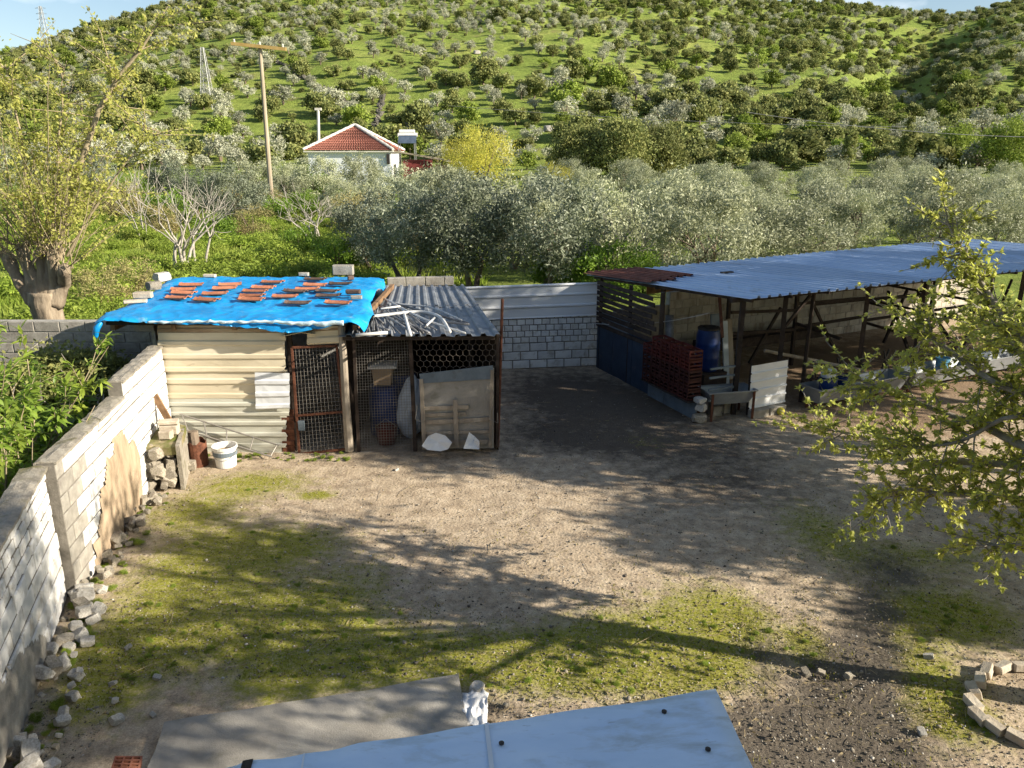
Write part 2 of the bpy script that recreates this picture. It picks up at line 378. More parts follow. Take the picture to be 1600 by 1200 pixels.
# ------------------------------------------------------------------ terrain
def sstep(a, b, x):
    t = min(1, max(0, (x - a) / (b - a))); return t * t * (3 - 2 * t)
RA = [-.9, -.62, -.42, -.2, 0, .2, .3, .45, .6, .9]
RH = [34, 54, 78, 94, 96, 91, 81, 76, 74, 70]
def nz(x, y, s, o=4, seed=0.0):
    return noise.fractal(Vector((x / s + seed, y / s - seed, seed * 1.7)), 1.0, 2.0, o)
def tz(x, y):
    z = .0
    if y > 18:
        z += .045 * max(0, min(y, 150) - 56) + .12 * sstep(18, 24, y) * nz(x, y, 7.0, 3)
    if y > 120:
        a = x / y
        H = float(np.interp(a, RA, RH))
        yy = y + 16 * nz(x, y, 130, 2, 3.1)
        if yy < 470:
            s = max(0, (yy - 140) / 330.0); s = s * s * (.35) / (s + .18) * 1.18 + s * .65 * (1 - .0) if s < 1 else 1
            s = min(s, 1.02)
        else:
            s = 1.0 - .55 * sstep(470, 700, yy)
        z += H * s
        z += sstep(150, 240, y) * (3.2 * nz(x, y, 55, 3, 5.0) + 1.0 * nz(x, y, 14, 2, 9.0))
        z -= 11 * math.exp(-((a - .50 - .03 * math.sin(y / 60)) / .055) ** 2) * sstep(170, 260, y) * (1 - .85 * sstep(330, 440, y))
        z += 7 * math.exp(-((a - .62) / .06) ** 2) * sstep(170, 300, y)
    return z
def yardmask(x, y):
    """1 inside the trodden yard and barn"""
    return sstep(-5.6, -5.2, x) * (1 - sstep(17.4, 18.2, y - .45 * max(0, x - 2)))

def terrain():
    az = np.concatenate([np.linspace(-180, -48, 30)[:-1], np.linspace(-48, 48, 240), np.linspace(48, 180, 30)[1:]])
    rad = np.concatenate([[0.0], np.geomspace(1.5, 120, 70), np.linspace(122, 520, 130), np.geomspace(530, 2600, 14)])
    vs = []
    for r_ in rad:
        for a in az:
            x, y = r_ * math.sin(R(a)), r_ * math.cos(R(a))
            z = tz(x, y)
            inside = -5.4 < x < 16 and 1.5 < y < 19 + .45 * max(0, x - 2)
            if inside: z -= .12
            vs.append((x, y, z))
    n = len(az); q = []
    for i in range(len(rad) - 1):
        for j in range(n - 1):
            q.append((i * n + j, (i + 1) * n + j, (i + 1) * n + j + 1, i * n + j + 1))
    m, nd, lk, bs = _nt('meadow_grass')
    tc = nd.new('ShaderNodeTexCoord'); o = tc.outputs['Object']
    n1 = noisen(nd, lk, o, .045, 8, .65); n2 = noisen(nd, lk, o, .55, 8, .7); n3 = noisen(nd, lk, o, .16, 6, .6)
    r1 = ramp(nd, [(.30, (.150, .205, .042)), (.5, (.212, .272, .056)), (.70, (.310, .335, .092))]); lk.new(n1.outputs['Fac'], r1.inputs[0])
    r2 = ramp(nd, [(.35, (.62, .62, .62)), (.65, (1.2, 1.2, 1.2))]); lk.new(n2.outputs['Fac'], r2.inputs[0])
    col = mixc(nd, lk, 1.0, r1.outputs[0], r2.outputs[0], 'MULTIPLY')
    r3 = ramp(nd, [(.60, (0, 0, 0)), (.76, (.75, .75, .75))]); lk.new(n3.outputs['Fac'], r3.inputs[0])
    col = mixc(nd, lk, r3.outputs[0], col, (.22, .165, .09))
    lk.new(col, bs.inputs['Base Color']); bs.inputs['Roughness'].default_value = .95; bs.inputs['Specular IOR Level'].default_value = .1
    b_ = nd.new('ShaderNodeBump'); b_.inputs['Strength'].default_value = .9; b_.inputs['Distance'].default_value = .6
    n4 = noisen(nd, lk, o, .9, 8, .75); lk.new(n4.outputs['Fac'], b_.inputs['Height']); lk.new(b_.outputs[0], bs.inputs['Normal'])
    tag(link('ground', np_mesh('ground', vs, q, m, smooth=True)), kind='structure')
terrain()

# ------------------------------------------------------------------ the yard: dirt, moss, wet gravel, and manure with painted barn-front shade
MOSS = [(400, 755, .9, .5, 1.1), (300, 800, .7, .6, 1.0), (330, 870, .9, .8, 1.1), (450, 850, .8, .5, 1.0), (300, 930, .9, .6, .8), (330, 990, 1.1, .6, 1.1), (480, 960, .9, .6, 1.1), (560, 900, .6, .4, .5),
        (600, 1030, 1.0, .5, 1.1), (800, 1030, 1.1, .45, 1.1), (960, 1040, 1.0, .45, 1.1), (1080, 1020, .7, .6, 1), (1100, 950, .6, .7, .8), (1150, 960, .3, .4, .8),
        (1262, 1005, .22, .33, 1.3), (1440, 960, .5, .5, 1), (1520, 960, .6, .6, 1), (1450, 1050, .35, .6, 1.1), (1480, 1120, .4, .4, 1.0), (1280, 830, .55, .9, .9),
        (1450, 870, .9, .4, .8), (495, 775, .25, .13, 1.6), (180, 1020, .5, .6, .9), (160, 1090, .5, .5, .8), (440, 1070, .5, .3, 1), (950, 980, .8, .5, .6), (1010, 690, .5, .4, .35)]
SOIL_AND_SHADE = [(880, 610, 1.7, 1.9, 1.1), (1000, 640, 1.6, 1.5, 1), (860, 680, 1.0, .8, .8), (1100, 700, 1.4, 1.0, .8), (1180, 760, 1.2, 1.0, .5), (1050, 760, 1.2, .8, .45), (700, 710, 1.2, .35, .6), (960, 700, .9, .6, .6)]  # dark manure soil, with barn-front shade put into the colour
WET = [(1220, 1150, .8, .5, 1.2), (1300, 1190, .8, .5, 1.2), (1320, 1080, .48, .7, 1.3), (1350, 1010, .34, .5, 1.3), (1365, 950, .34, .5, 1.2), (1395, 890, .4, .5, 1.0), (1180, 1010, .22, .5, .7), (740, 1105, .5, .2, .8)]
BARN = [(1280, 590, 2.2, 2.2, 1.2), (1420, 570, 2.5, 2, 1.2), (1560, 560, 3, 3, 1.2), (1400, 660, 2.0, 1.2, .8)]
def yard():
    x0, x1, y0, y1, st = -5.75, 16.0, 1.6, 26.0, .085
    xs, ys = np.arange(x0, x1, st), np.arange(y0, y1, st)
    X, Y = np.meshgrid(xs, ys)
    def field(bl):
        F = np.zeros_like(X)
        for u, v, rx, ry, wt in bl:
            g = G(u, v); F += wt * np.exp(-((X - g.x) / rx) ** 2 - ((Y - g.y) / ry) ** 2)
        return np.clip(F, 0, 1.3)
    A = {'moss': field(MOSS), 'dark': field(SOIL_AND_SHADE), 'wet': field(WET), 'barn': field(BARN)}
    Zs = np.zeros_like(X)
    for i in range(X.shape[0]):
        for j in range(X.shape[1]):
            x, y = X[i, j], Y[i, j]
            Zs[i, j] = .022 * nz(x, y, 1.6, 3) + .012 * nz(x, y, .28, 3, 2.0)
    Zs -= .03 * np.clip(A['wet'], 0, 1)
    # keep only the yard itself: back line and left wall
    keep = (Y < 17.9 + .5 * np.clip(X - 2, 0, 99))
    n = len(xs); q = []
    idx = np.arange(X.size).reshape(X.shape)
    k4 = keep[:-1, :-1] & keep[1:, 1:] & keep[1:, :-1] & keep[:-1, 1:]
    q = np.stack([idx[:-1, :-1][k4], idx[:-1, 1:][k4], idx[1:, 1:][k4], idx[1:, :-1][k4]], 1)
    used = np.unique(q); remap = -np.ones(X.size, dtype=np.int64); remap[used] = np.arange(len(used))
    vs = np.stack([X.ravel(), Y.ravel(), Zs.ravel()], 1)[used]; q = remap[q]
    m, nd, lk, bs = _nt('yard_dirt')
    tc = nd.new('ShaderNodeTexCoord'); o = tc.outputs['Object']
    fine = noisen(nd, lk, o, 70, 8, .8); mid = noisen(nd, lk, o, 4.5, 8, .7); big = noisen(nd, lk, o, .8, 6, .6)
    vor = nd.new('ShaderNodeTexVoronoi'); vor.inputs['Scale'].default_value = 26; lk.new(o, vor.inputs['Vector'])
    r1 = ramp(nd, [(.30, (.225, .175, .125)), (.5, (.385, .310, .225)), (.72, (.53, .445, .335))]); lk.new(mid.outputs['Fac'], r1.inputs[0])
    r2 = ramp(nd, [(.32, (.42, .42, .42)), (.5, (1.0, 1.0, 1.0)), (.68, (1.55, 1.5, 1.45))]); lk.new(fine.outputs['Fac'], r2.inputs[0])
    base = mixc(nd, lk, .85, r1.outputs[0], r2.outputs[0], 'MULTIPLY')
    # scattered pale chips
    vc = nd.new('ShaderNodeTexVoronoi'); vc.inputs['Scale'].default_value = 42; lk.new(o, vc.inputs['Vector'])
    chip = ramp(nd, [(.08, (1, 1, 1)), (.14, (0, 0, 0))]); lk.new(vc.outputs['Distance'], chip.inputs[0])
    def masked(attr, lo, hi, col2, base, nscale=6.0, amt=.9, speck=False):
        at = nd.new('ShaderNodeAttribute'); at.attribute_name = attr
        nn = noisen(nd, lk, o, nscale, 8, .72)
        ad = nd.new('ShaderNodeMath'); ad.operation = 'MULTIPLY_ADD'; ad.inputs[1].default_value = 2.3; ad.inputs[2].default_value = -1.15
        lk.new(nn.outputs['Fac'], ad.inputs[0])
        s_ = nd.new('ShaderNodeMath'); s_.operation = 'ADD'; lk.new(at.outputs['Fac'], s_.inputs[0]); lk.new(ad.outputs[0], s_.inputs[1])
        rr = ramp(nd, [(lo, (0, 0, 0)), (hi, (amt, amt, amt))]); lk.new(s_.outputs[0], rr.inputs[0])
        f_ = rr.outputs[0]
        if speck:
            sp = ramp(nd, [(.36, (.35, .35, .35)), (.52, (1, 1, 1))]); n5 = noisen(nd, lk, o, 24, 6, .8); lk.new(n5.outputs['Fac'], sp.inputs[0])
            f_ = mixc(nd, lk, 1.0, f_, sp.outputs[0], 'MULTIPLY')
        return mixc(nd, lk, f_, base, col2), rr.outputs[0]
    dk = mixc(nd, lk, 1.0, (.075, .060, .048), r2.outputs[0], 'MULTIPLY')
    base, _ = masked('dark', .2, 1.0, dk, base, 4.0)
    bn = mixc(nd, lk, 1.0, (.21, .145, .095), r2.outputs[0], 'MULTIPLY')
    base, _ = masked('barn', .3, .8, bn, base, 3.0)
    rm = ramp(nd, [(.25, (.085, .095, .010)), (.5, (.205, .215, .020)), (.75, (.34, .32, .045))]); lk.new(fine.outputs['Fac'], rm.inputs[0])
    base, mossf = masked('moss', .25, 1.0, rm.outputs[0], base, 7.0, .95, True)
    wt = mixc(nd, lk, 1.0, (.085, .074, .062), r2.outputs[0], 'MULTIPLY')
    base, wetf = masked('wet', .25, 1.0, wt, base, 6.0)
    cf = nd.new('ShaderNodeMath'); cf.operation = 'MULTIPLY'; cf.inputs[1].default_value = .55
    cb = ramp(nd, [(.50, (0, 0, 0)), (.62, (1, 1, 1))]); lk.new(big.outputs['Fac'], cb.inputs[0])
    cm = mixc(nd, lk, 1.0, chip.outputs[0], cb.outputs[0], 'MULTIPLY'); lk.new(cm, cf.inputs[0])
    base = mixc(nd, lk, cf.outputs[0], base, (.46, .42, .36))
    lk.new(base, bs.inputs['Base Color']); bs.inputs['Specular IOR Level'].default_value = .12
    mr = nd.new('ShaderNodeMapRange'); mr.inputs[3].default_value = .95; mr.inputs[4].default_value = .5
    lk.new(wetf, mr.inputs[0]); lk.new(mr.outputs[0], bs.inputs['Roughness'])
    hsum = nd.new('ShaderNodeMath'); hsum.operation = 'ADD'
    lk.new(fine.outputs['Fac'], hsum.inputs[0]); lk.new(vor.outputs['Distance'], hsum.inputs[1])
    b_ = nd.new('ShaderNodeBump'); b_.inputs['Strength'].default_value = .55; b_.inputs['Distance'].default_value = .014
    lk.new(hsum.outputs[0], b_.inputs['Height']); lk.new(b_.outputs[0], bs.inputs['Normal'])
    me = np_mesh('yard_ground', vs, q, m, smooth=True)
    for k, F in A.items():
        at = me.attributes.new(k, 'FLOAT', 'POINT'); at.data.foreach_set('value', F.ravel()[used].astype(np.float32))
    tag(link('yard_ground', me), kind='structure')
yard()
def yz(x, y): return .022 * nz(x, y, 1.6, 3) + .012 * nz(x, y, .28, 3, 2.0)

# ------------------------------------------------------------------ masonry
_blk = {}
def block_mesh(L, H, T, mat, ch=.010):
    key = (round(L, 2), round(H, 2), round(T, 2), mat.name)
    if key not in _blk:
        mb = MB(); rr = random.Random(len(_blk))
        def ring(y, ins):
            j = lambda: rr.uniform(-.003, .003)
            return [(-L/2 + ins + j(), y, -H/2 + ins + j()), (L/2 - ins + j(), y, -H/2 + ins + j()), (L/2 - ins + j(), y, H/2 - ins + j()), (-L/2 + ins + j(), y, H/2 - ins + j())]
        vs = ring(-T/2, ch) + ring(-T/2 + ch, 0) + ring(T/2 - ch, 0) + ring(T/2, ch)
        fs = [(0, 1, 2, 3), (15, 14, 13, 12)]
        for k in range(3):
            for i in range(4): fs.append((k*4 + i, (k+1)*4 + i, (k+1)*4 + (i+1) % 4, k*4 + (i+1) % 4))
        mb.add(vs, fs)
        _blk[key] = mb.mesh('block', mat)
    return _blk[key]
def lay(root, p0, p1, z0, courses, T, mats, name='block', gap=.012, seed=1, jit=.004, core=None, mortar=None):
    """lays courses [(height, unit length, material or None)] from p0 to p1; the face line runs p0->p1, thickness on both sides"""
    rr = random.Random(seed); p0, p1 = Vector((p0[0], p0[1], 0)), Vector((p1[0], p1[1], 0))
    d = (p1 - p0); L = d.length; d.normalize(); ang = math.atan2(d.y, d.x); nn = Vector((-d.y, d.x, 0))
    z = z0
    for k, c in enumerate(courses):
        h, ul = c[0], c[1]; cm = c[2] if len(c) > 2 and c[2] else None
        a, b = (c[3] if len(c) > 3 else (0, L))
        s = a - (ul / 2 if k % 2 else 0) - rr.uniform(0, .03)
        while s < b - .03:
            e = min(s + ul, b); st = max(s, a)
            if e - st > .05:
                mt = cm or (mats(rr, st, z) if callable(mats) else mats)
                ln = e - st - gap; ln = ul - gap if abs(e - st - ul) < .012 else round(ln, 2)
                me = block_mesh(ln, h - gap, T, mt)
                c_ = p0 + d * ((st + e) / 2) + nn * rr.uniform(-jit, jit); c_.z = z + h / 2
                o = link(name, me, root, c_, (rr.uniform(-.006, .006), rr.uniform(-.006, .006), ang + rr.uniform(-.008, .008)))
            s += ul
        if mortar:
            mb = MB(); mb.obox(p0 + d * a - nn * (T / 2 - .014) + Z * z, d * (b - a), nn * (T - .028), Z * h)
            if k == 0: core_mb = mb
            else: core_mb.add(mb.v, mb.f)
        z += h
    if mortar: core_mb.build('mortar_bed', mortar, root)
    return z
def coping(root, p0, p1, z, T, mat, seed=0, over=.012, name='coping'):
    p0, p1 = Vector((p0[0], p0[1], z)), Vector((p1[0], p1[1], z))
    d = p1 - p0; L = d.length; d.normalize(); nn = Vector((-d.y, d.x, 0)); rr = random.Random(seed)
    n = max(3, int(L / .07)); g = []
    for i in range(n + 1):
        row = []
        for j in range(5):
            t = (j / 4 - .5) * (T + 2 * over)
            hh = .02 + .016 * noise.noise(Vector((i * .45, j * .8, seed))) - (.012 if j in (0, 4) else 0)
            row.append(p0 + d * (L * i / n) + nn * (t + .008 * noise.noise(Vector((i * .7, j, seed + 9)))) + Z * hh)
        g.append(row)
    mb = MB(); mb.slab(g, Z * .03)
    return mb.build(name, mat, root)

# left boundary: older block wall beyond, lower brick-topped wall nearer
A0, A1 = V(-4.80, 7.55), V(-5.52, 11.86)
dA = (A1 - A0).normalized(); nA = V(-dA.y, dA.x)
def off(p, n, t): return V(p[0] + n[0] * t, p[1] + n[1] * t)
T = .20
far_wall = thing('block_wall', (-5.2, 9.7, 0), 'whitewashed concrete block wall with brown render patch running up to the blue-tarped shed', 'wall')
a0, a1 = off(A0, nA, T / 2), off(A1, nA, T / 2)
def far_mat(r_, s, z):
    lim = .10 if z > 1.2 else (.42 if (z // .2) % 2 else .22)
    return M['block'] if s < lim else M['paint']
LA = (A1 - A0).length
lay(far_wall, a0, a1, 0, [(.2, .4)] * 8 + [(.2, .4, None, (2.35, LA))], T, far_mat, seed=3, mortar=M['mortar_dk'], gap=.020, jit=.007)
dA3 = V(dA.x, dA.y, 0); 
pa = lambda s, t=T / 2: V(A0.x + dA.x * s + nA.x * t, A0.y + dA.y * s + nA.y * t)
coping(far_wall, pa(0), pa(2.34), 1.6, T, M['coping'], 1)
coping(far_wall, pa(2.36), pa(LA), 1.8, T, M['coping'], 2)
# brown cement render hanging down the face
def wall_face_slab(root, p_of, outline, thick, mat, name, seed, step=.045):
    """a lumpy coat of render inside an outline given in (s, z) on the wall face"""
    from mathutils.geometry import intersect_point_tri_2d
    ss = [p[0] for p in outline]; zs = [p[1] for p in outline]
    def inside(x, y):
        c = False; n = len(outline)
        for i in range(n):
            (xa, ya), (xb, yb) = outline[i], outline[i - 1]
            if (ya > y) != (yb > y) and x < (xb - xa) * (y - ya) / (yb - ya) + xa: c = not c
        return c
    mb = MB(); nx, nzz = int((max(ss) - min(ss)) / step), int((max(zs) - min(zs)) / step)
    idx = {}; vs = []; fs = []
    def vert(i, k):
        if (i, k) not in idx:
            s, z = min(ss) + i * step, min(zs) + k * step
            dn = sum(inside(s + a * step * 1.2, z + b * step * 1.2) for a in (-1, 0, 1) for b in (-1, 0, 1)) / 9
            t = thick * dn * (.55 + .45 * noise.noise(Vector((s * 5, z * 2, seed)))) - .004 + .012 * dn
            idx[(i, k)] = len(vs)
            s2 = s + .02 * noise.noise(Vector((s * 9, z * 9, seed + 4)))
            vs.append(p_of(s2, -t) + Z * z)
        return idx[(i, k)]
    for i in range(nx):
        for k in range(nzz):
            s, z = min(ss) + (i + .5) * step, min(zs) + (k + .5) * step
            sj = s + .06 * noise.noise(Vector((z * 6, seed, s))); zj = z + .10 * noise.noise(Vector((s * 9, seed + 2, 0)))
            if inside(sj, zj): fs.append((vert(i, k), vert(i + 1, k), vert(i + 1, k + 1), vert(i, k + 1)))
    mb.add(vs, fs)
    return mb.build(name, mat, root, smooth=True)
pf = lambda s, t: Vector((A0.x + dA.x * s + nA.x * t, A0.y + dA.y * s + nA.y * t, 0))
wall_face_slab(far_wall, pf, [(.50, -.02), (2.45, -.02), (2.5, .35), (2.6, .7), (2.45, .95), (2.2, .98), (2.05, 1.24), (1.8, 1.28), (1.6, 1.06), (1.45, 1.1), (1.2, .92), (.95, .72), (.85, .45), (.62, .3)], .035, M['plaster'], 'render_patch', 5)

B0, B1 = V(-3.42, 3.3), V(-4.90, 7.52)
dB = (B1 - B0).normalized(); nB = V(-dB.y, dB.x); LB = (B1 - B0).length
near_wall = thing('brick_wall', (-4.2, 5.5, 0), 'nearer whitewashed wall of small bricks over blocks at the left edge', 'wall')
b0, b1 = off(B0, nB, T / 2), off(B1, nB, T / 2)
lay(near_wall, b0, b1, .02, [(.2, .4)] * 5 + [(.135, .19)] * 4, T, M['paint'], seed=8, mortar=M['mortar_dk'], gap=.022, jit=.009)
coping(near_wall, b0, b1, 1.56, T, M['coping'], 4, .03)
pb = lambda s, t: Vector((B0.x + dB.x * s + nB.x * t, B0.y + dB.y * s + nB.y * t, 0))
wall_face_slab(near_wall, pb, [(0, -.02), (3.5, -.02), (3.4, .25), (3.0, .42), (2.6, .55), (2.2, .62), (1.6, .75), (0, .8)], .02, M['block'], 'bare_render', 12)

# rubble footing
def stone_mesh(seed, mat, sub=3, amp=.28, flat=.75):
    bm = bmesh.new(); bmesh.ops.create_icosphere(bm, subdivisions=sub, radius=1.0)
    sd_ = Vector((seed * 1.3, seed * .7, 2.0))
    for v in bm.verts:
        k = 1 + amp * noise.noise(v.co * 1.3 + Vector((seed * 3.1, 0, seed))) + .13 * noise.noise(v.co * 3.0 + sd_) + .06 * noise.noise(v.co * 7 + sd_)
        c = v.co * k
        for ax in range(3): c[ax] = max(-.72 + .1 * math.sin(seed + ax), min(.66 + .1 * math.cos(seed * 2 + ax), c[ax])) 
        v.co = Vector((c.x, c.y * .85, c.z * flat))
    me = bpy.data.meshes.new('stone'); bm.to_mesh(me); bm.free(); me.materials.append(mat)
    return me
STN = [stone_mesh(i, M['stone']) for i in range(6)]; STW = [stone_mesh(i + 20, M['stone_w']) for i in range(5)]
rr = random.Random(5)
for i in range(120):
    s = rr.uniform(-.2, LA * .62) if i % 5 < 2 else -rr.uniform(0, 3.6)
    if s >= 0: p = pf(s, -rr.uniform(.02, .26))
    else: p = pb(LB + s, -rr.uniform(.02, .36))
    k = rr.uniform(.025, .085) if rr.random() < .82 else rr.uniform(.09, .12)
    o = link('rubble_stone', rr.choice(STW if s < 0 and rr.random() < .6 else STN), None, (p.x, p.y, k * .35 + rr.uniform(0, .12)), (rr.uniform(-.5, .5), rr.uniform(-.5, .5), rr.uniform(0, 6)), (k * 1.2, k, k))
    tag(o, 'rough rubble stone among the footing along the base of the left wall', 'stone', 'rubble stones along the left wall')

# low wall of bare blocks left of the shed
lw = thing('garden_wall', (-8.7, 13.4, 0), 'low bare grey block wall left of the shed below the pollarded tree', 'wall')
lay(lw, V(-12.2, 13.4), V(-6.1, 13.4), 0, [(.19, .45)] * 10, .19, M['block'], seed=21, mortar=M['mortar'])
# ------------------------------------------------------------------ corrugated sheet: a->b across the ribs, a->d along them
TRAP = [(0, 0), (.55, 0), (.64, 1), (.90, 1), (1, 0)]
SINE = [(i / 6, .5 - .5 * math.cos(2 * math.pi * i / 6)) for i in range(7)]
def corrq(mb, a, b, c, d, nrib, depth, prof=TRAP, nseg=3, thick=.004, wob=.006, seed=0, rag=0.0):
    a, b, c, d = map(Vector, (a, b, c, d))
    N = (b - a).cross(d - a).normalized(); g = []
    us = []
    for k in range(nrib):
        for f, h in prof[:-1]: us.append(((k + f) / nrib, h))
    us.append((1.0, prof[-1][1]))
    for k, (u, h) in enumerate(us):
        row = []
        r0, r1 = (rag * noise.noise(Vector((u * 9, seed, 1))), rag * noise.noise(Vector((u * 9, seed, 7)))) if rag else (0, 0)
        for j in range(nseg + 1):
            v = j / nseg; v = v * (1 + r1 - r0) + r0
            p = (a * (1 - u) + b * u) * (1 - v) + (d * (1 - u) + c * u) * v
            p = p + N * (h * depth + wob * noise.noise(Vector((u * 4 + seed, v * 3, seed))))
            row.append(p)
        g.append(row)
    return mb.slab(g, N * thick)

# ------------------------------------------------------------------ back boundary wall
back = thing('back_wall', (0.3, 17.2, 0), 'white back wall of painted bricks topped with ribbed white metal between pen and barn', 'wall')
W0, W1 = V(-6.2, 16.25), V(1.98, 17.45)
dW = (W1 - W0).normalized(); LW = (W1 - W0).length
def pw(s, z=0, t=0): return Vector((W0.x + dW.x * s - dW.y * t, W0.y + dW.y * s + dW.x * t, z))
sv = LW - 3.6
mb = MB(); mb.obox(pw(0, 0, -.08), pw(sv, 0, -.08) - pw(0, 0, -.08), pw(0, 0, .08) - pw(0, 0, -.08), Z * 1.95); mb.build('rendered_core', M['mortar_w'], back)
lay(back, pw(sv).xy, pw(LW).xy, 0, [(.2, .4)] * 3 + [(.138, .19)] * 5, .17, M['paint'], seed=31, mortar=M['mortar_dk'], gap=.02, jit=.006)
lay(back, pw(LW - 4.75).xy, pw(LW - 3.3).xy, 1.95, [(.2, .42)], .17, M['block'], seed=33, mortar=None)
for k, (z0, z1, rg) in enumerate([(1.16, 1.45, .0), (1.43, 1.70, 0), (1.68, 1.92, 0)]):
    mb = MB(); e = .10 + .012 * k
    corrq(mb, pw(sv + .05, z1, -e), pw(sv + .05, z0, -e), pw(LW - .02, z0 + .04, -e), pw(LW - .02, z1 + .04, -e), 1, .035, [(0, 0), (.06, 1), (.16, 1), (.24, 0), (.9, 0), (1, .4)], 6, wob=.008, seed=k)
    mb.build('cladding_sheet', M['whitesheet'], back)

# ------------------------------------------------------------------ shed under the blue tarpaulin
YF = 11.95
def F(u, v, dy=0.0): return D(u, v, YF + dy)
shed = thing('sheet_metal_shed', (-4.2, 12.0, 0), 'lean-to shed clad in cream ribbed metal sheets beside the white block wall', 'shed')
def fsheet(u0, u1, vt, vb, nrib, mat, dy, seed, rag=0.0, tilt=0, dep=.022):
    mb = MB(); corrq(mb, F(u0, vt, dy), F(u0, vb, dy), F(u1, vb + tilt, dy), F(u1, vt + tilt, dy), nrib, dep, nseg=8, wob=.012, seed=seed, rag=rag)
    return mb.build('wall_sheet', mat, shed)
fsheet(246, 448, 496, 524, 1, M['brownsheet'], -.03, 1, dep=.014)
fsheet(247, 445, 520, 582, 3, M['cream'], -.05, 2, .02)
fsheet(251, 449, 578, 624, 2, M['cream'], -.04, 3)
fsheet(256, 452, 620, 650, 2, M['cream_g'], -.055, 4)
fsheet(262, 448, 648, 700, 3, M['cream_g'], -.03, 5, .03)
fsheet(266, 440, 694, 716, 1, M['cream_g'], -.045, 6, .03)
mb = MB(); corrq(mb, F(398, 582, -.10), F(400, 640, -.10), F(453, 638, -.10), F(452, 583, -.10), 3, .02, nseg=5, wob=.01, seed=9); mb.build('patch_sheet', M['whitesheet'], shed)
mb = MB(); corrq(mb, F(440, 640, -.012), F(442, 714, -.012), F(461, 714, -.012), F(459, 640, -.012), 4, .02, nseg=3, seed=14); mb.build('rusted_sheet', M['rust'], shed)
mb = MB(); corrq(mb, F(480, 512, -.05), F(480, 539, -.05), F(534, 536, -.05), F(534, 508, -.05), 1, .02, nseg=4, seed=10); mb.build('lintel_sheet', M['cream'], shed)
mb = MB(); corrq(mb, F(446, 503, -.035), F(446, 522, -.035), F(540, 516, -.035), F(540, 501, -.035), 1, .016, nseg=4, seed=11); mb.build('wall_sheet', M['brownsheet'], shed)
mb = MB(); mb.slab([[F(432, 527, -.16), F(470, 519, -.20), F(492, 522, -.12)], [F(440, 526, -.02), F(470, 520, -.02), F(492, 521, -.02)]], Z * .004); mb.build('flashing', M['cream'], shed)
# frame and hidden sides
mb = MB(); mb.bar(F(451, 500, .06), F(462, 712, .06), .07); mb.build('corner_post', M['darkwood'], shed)
mb = MB(); mb.bar(F(251, 496, .07), F(262, 712, .07), .08); mb.build('corner_post', M['darkwood'], shed)
post = MB(); pts = [F(533, 508, -.04), F(537, 560, -.06), F(540, 620, -.05), F(546, 704, -.04)]
post.tube(pts, [.055, .06, .065, .075], 9); post.build('timber_post', M['wood'], shed)
mb = MB(); mb.obox((-5.75, 12.05, 0), (.06, 0, 0), (0, 4.0, 0), (0, 0, 2.16)); mb.build('side_wall', M['block'], shed)
mb = MB(); mb.obox((-2.72, 12.05, 0), (.03, 0, 0), (0, 4.0, 0), (0, 0, 2.0)); mb.build('partition', M['darkwood'], shed)
mb = MB(); mb.obox((-6.35, 11.86, 2.15), (3.75, 0, -.02), (-.15, 4.1, 0), (0, 0, .05)); rf = mb.build('roof_deck', M['darkwood'], shed)
for k in range(5):
    x = -6.3 + k * .95; mb = MB(); mb.obox((x, 11.88, 2.06), (.07, 0, 0), (0, 4.0, 0), (0, 0, .088)); mb.build('rafter', M['woodbrown'], rf)
mb = MB(); mb.box(F(228, 506, .1), (.30, .2, .2), .05); mb.build('block', M['block'], shed)
# door of welded mesh
door = MB(); dl0, dl1, dr0, dr1 = F(456, 543, -.05), F(468, 712, -.05), F(526, 540, -.05), F(543, 704, -.05)
for p, q in ((dl0, dl1), (dr0, dr1), (dl0, dr0), (dl1 + Z * .03, dr1 + Z * .03), (dl0.lerp(dl1, .62), dr0.lerp(dr1, .62))): door.bar(p, q, .035, .03, V(0, 1, 0))
do = door.build('door', M['rust'], shed)
def grid_wires(a, b, c, d, nu, nv, r, mat, name, parent, seed=0, sides=4):
    mb = MB()
    for i in range(nu + 1):
        t = i / nu; p, q = a.lerp(b, t), d.lerp(c, t)
        mb.tube([p, p.lerp(q, .5) + V(0, .006 * noise.noise(Vector((i, seed, 0))), 0), q], r, sides, False)
    for j in range(nv + 1):
        t = j / nv; p, q = a.lerp(d, t), b.lerp(c, t)
        mb.tube([p + V(0, .004, 0), q + V(0, .004, 0)], r, sides, False)
    o = mb.build(name, mat, parent, fix=False); o['kind'] = 'stuff'; return o
grid_wires(dl0, dr0, dr1, dl1, 13, 27, .0024, M['wire'], 'wire_grid', do, 1)
mb = MB(); mb.box(F(471, 665, -.09), (.10, .03, .16)); mb.build('lock_plate', M['slatebl'], do)

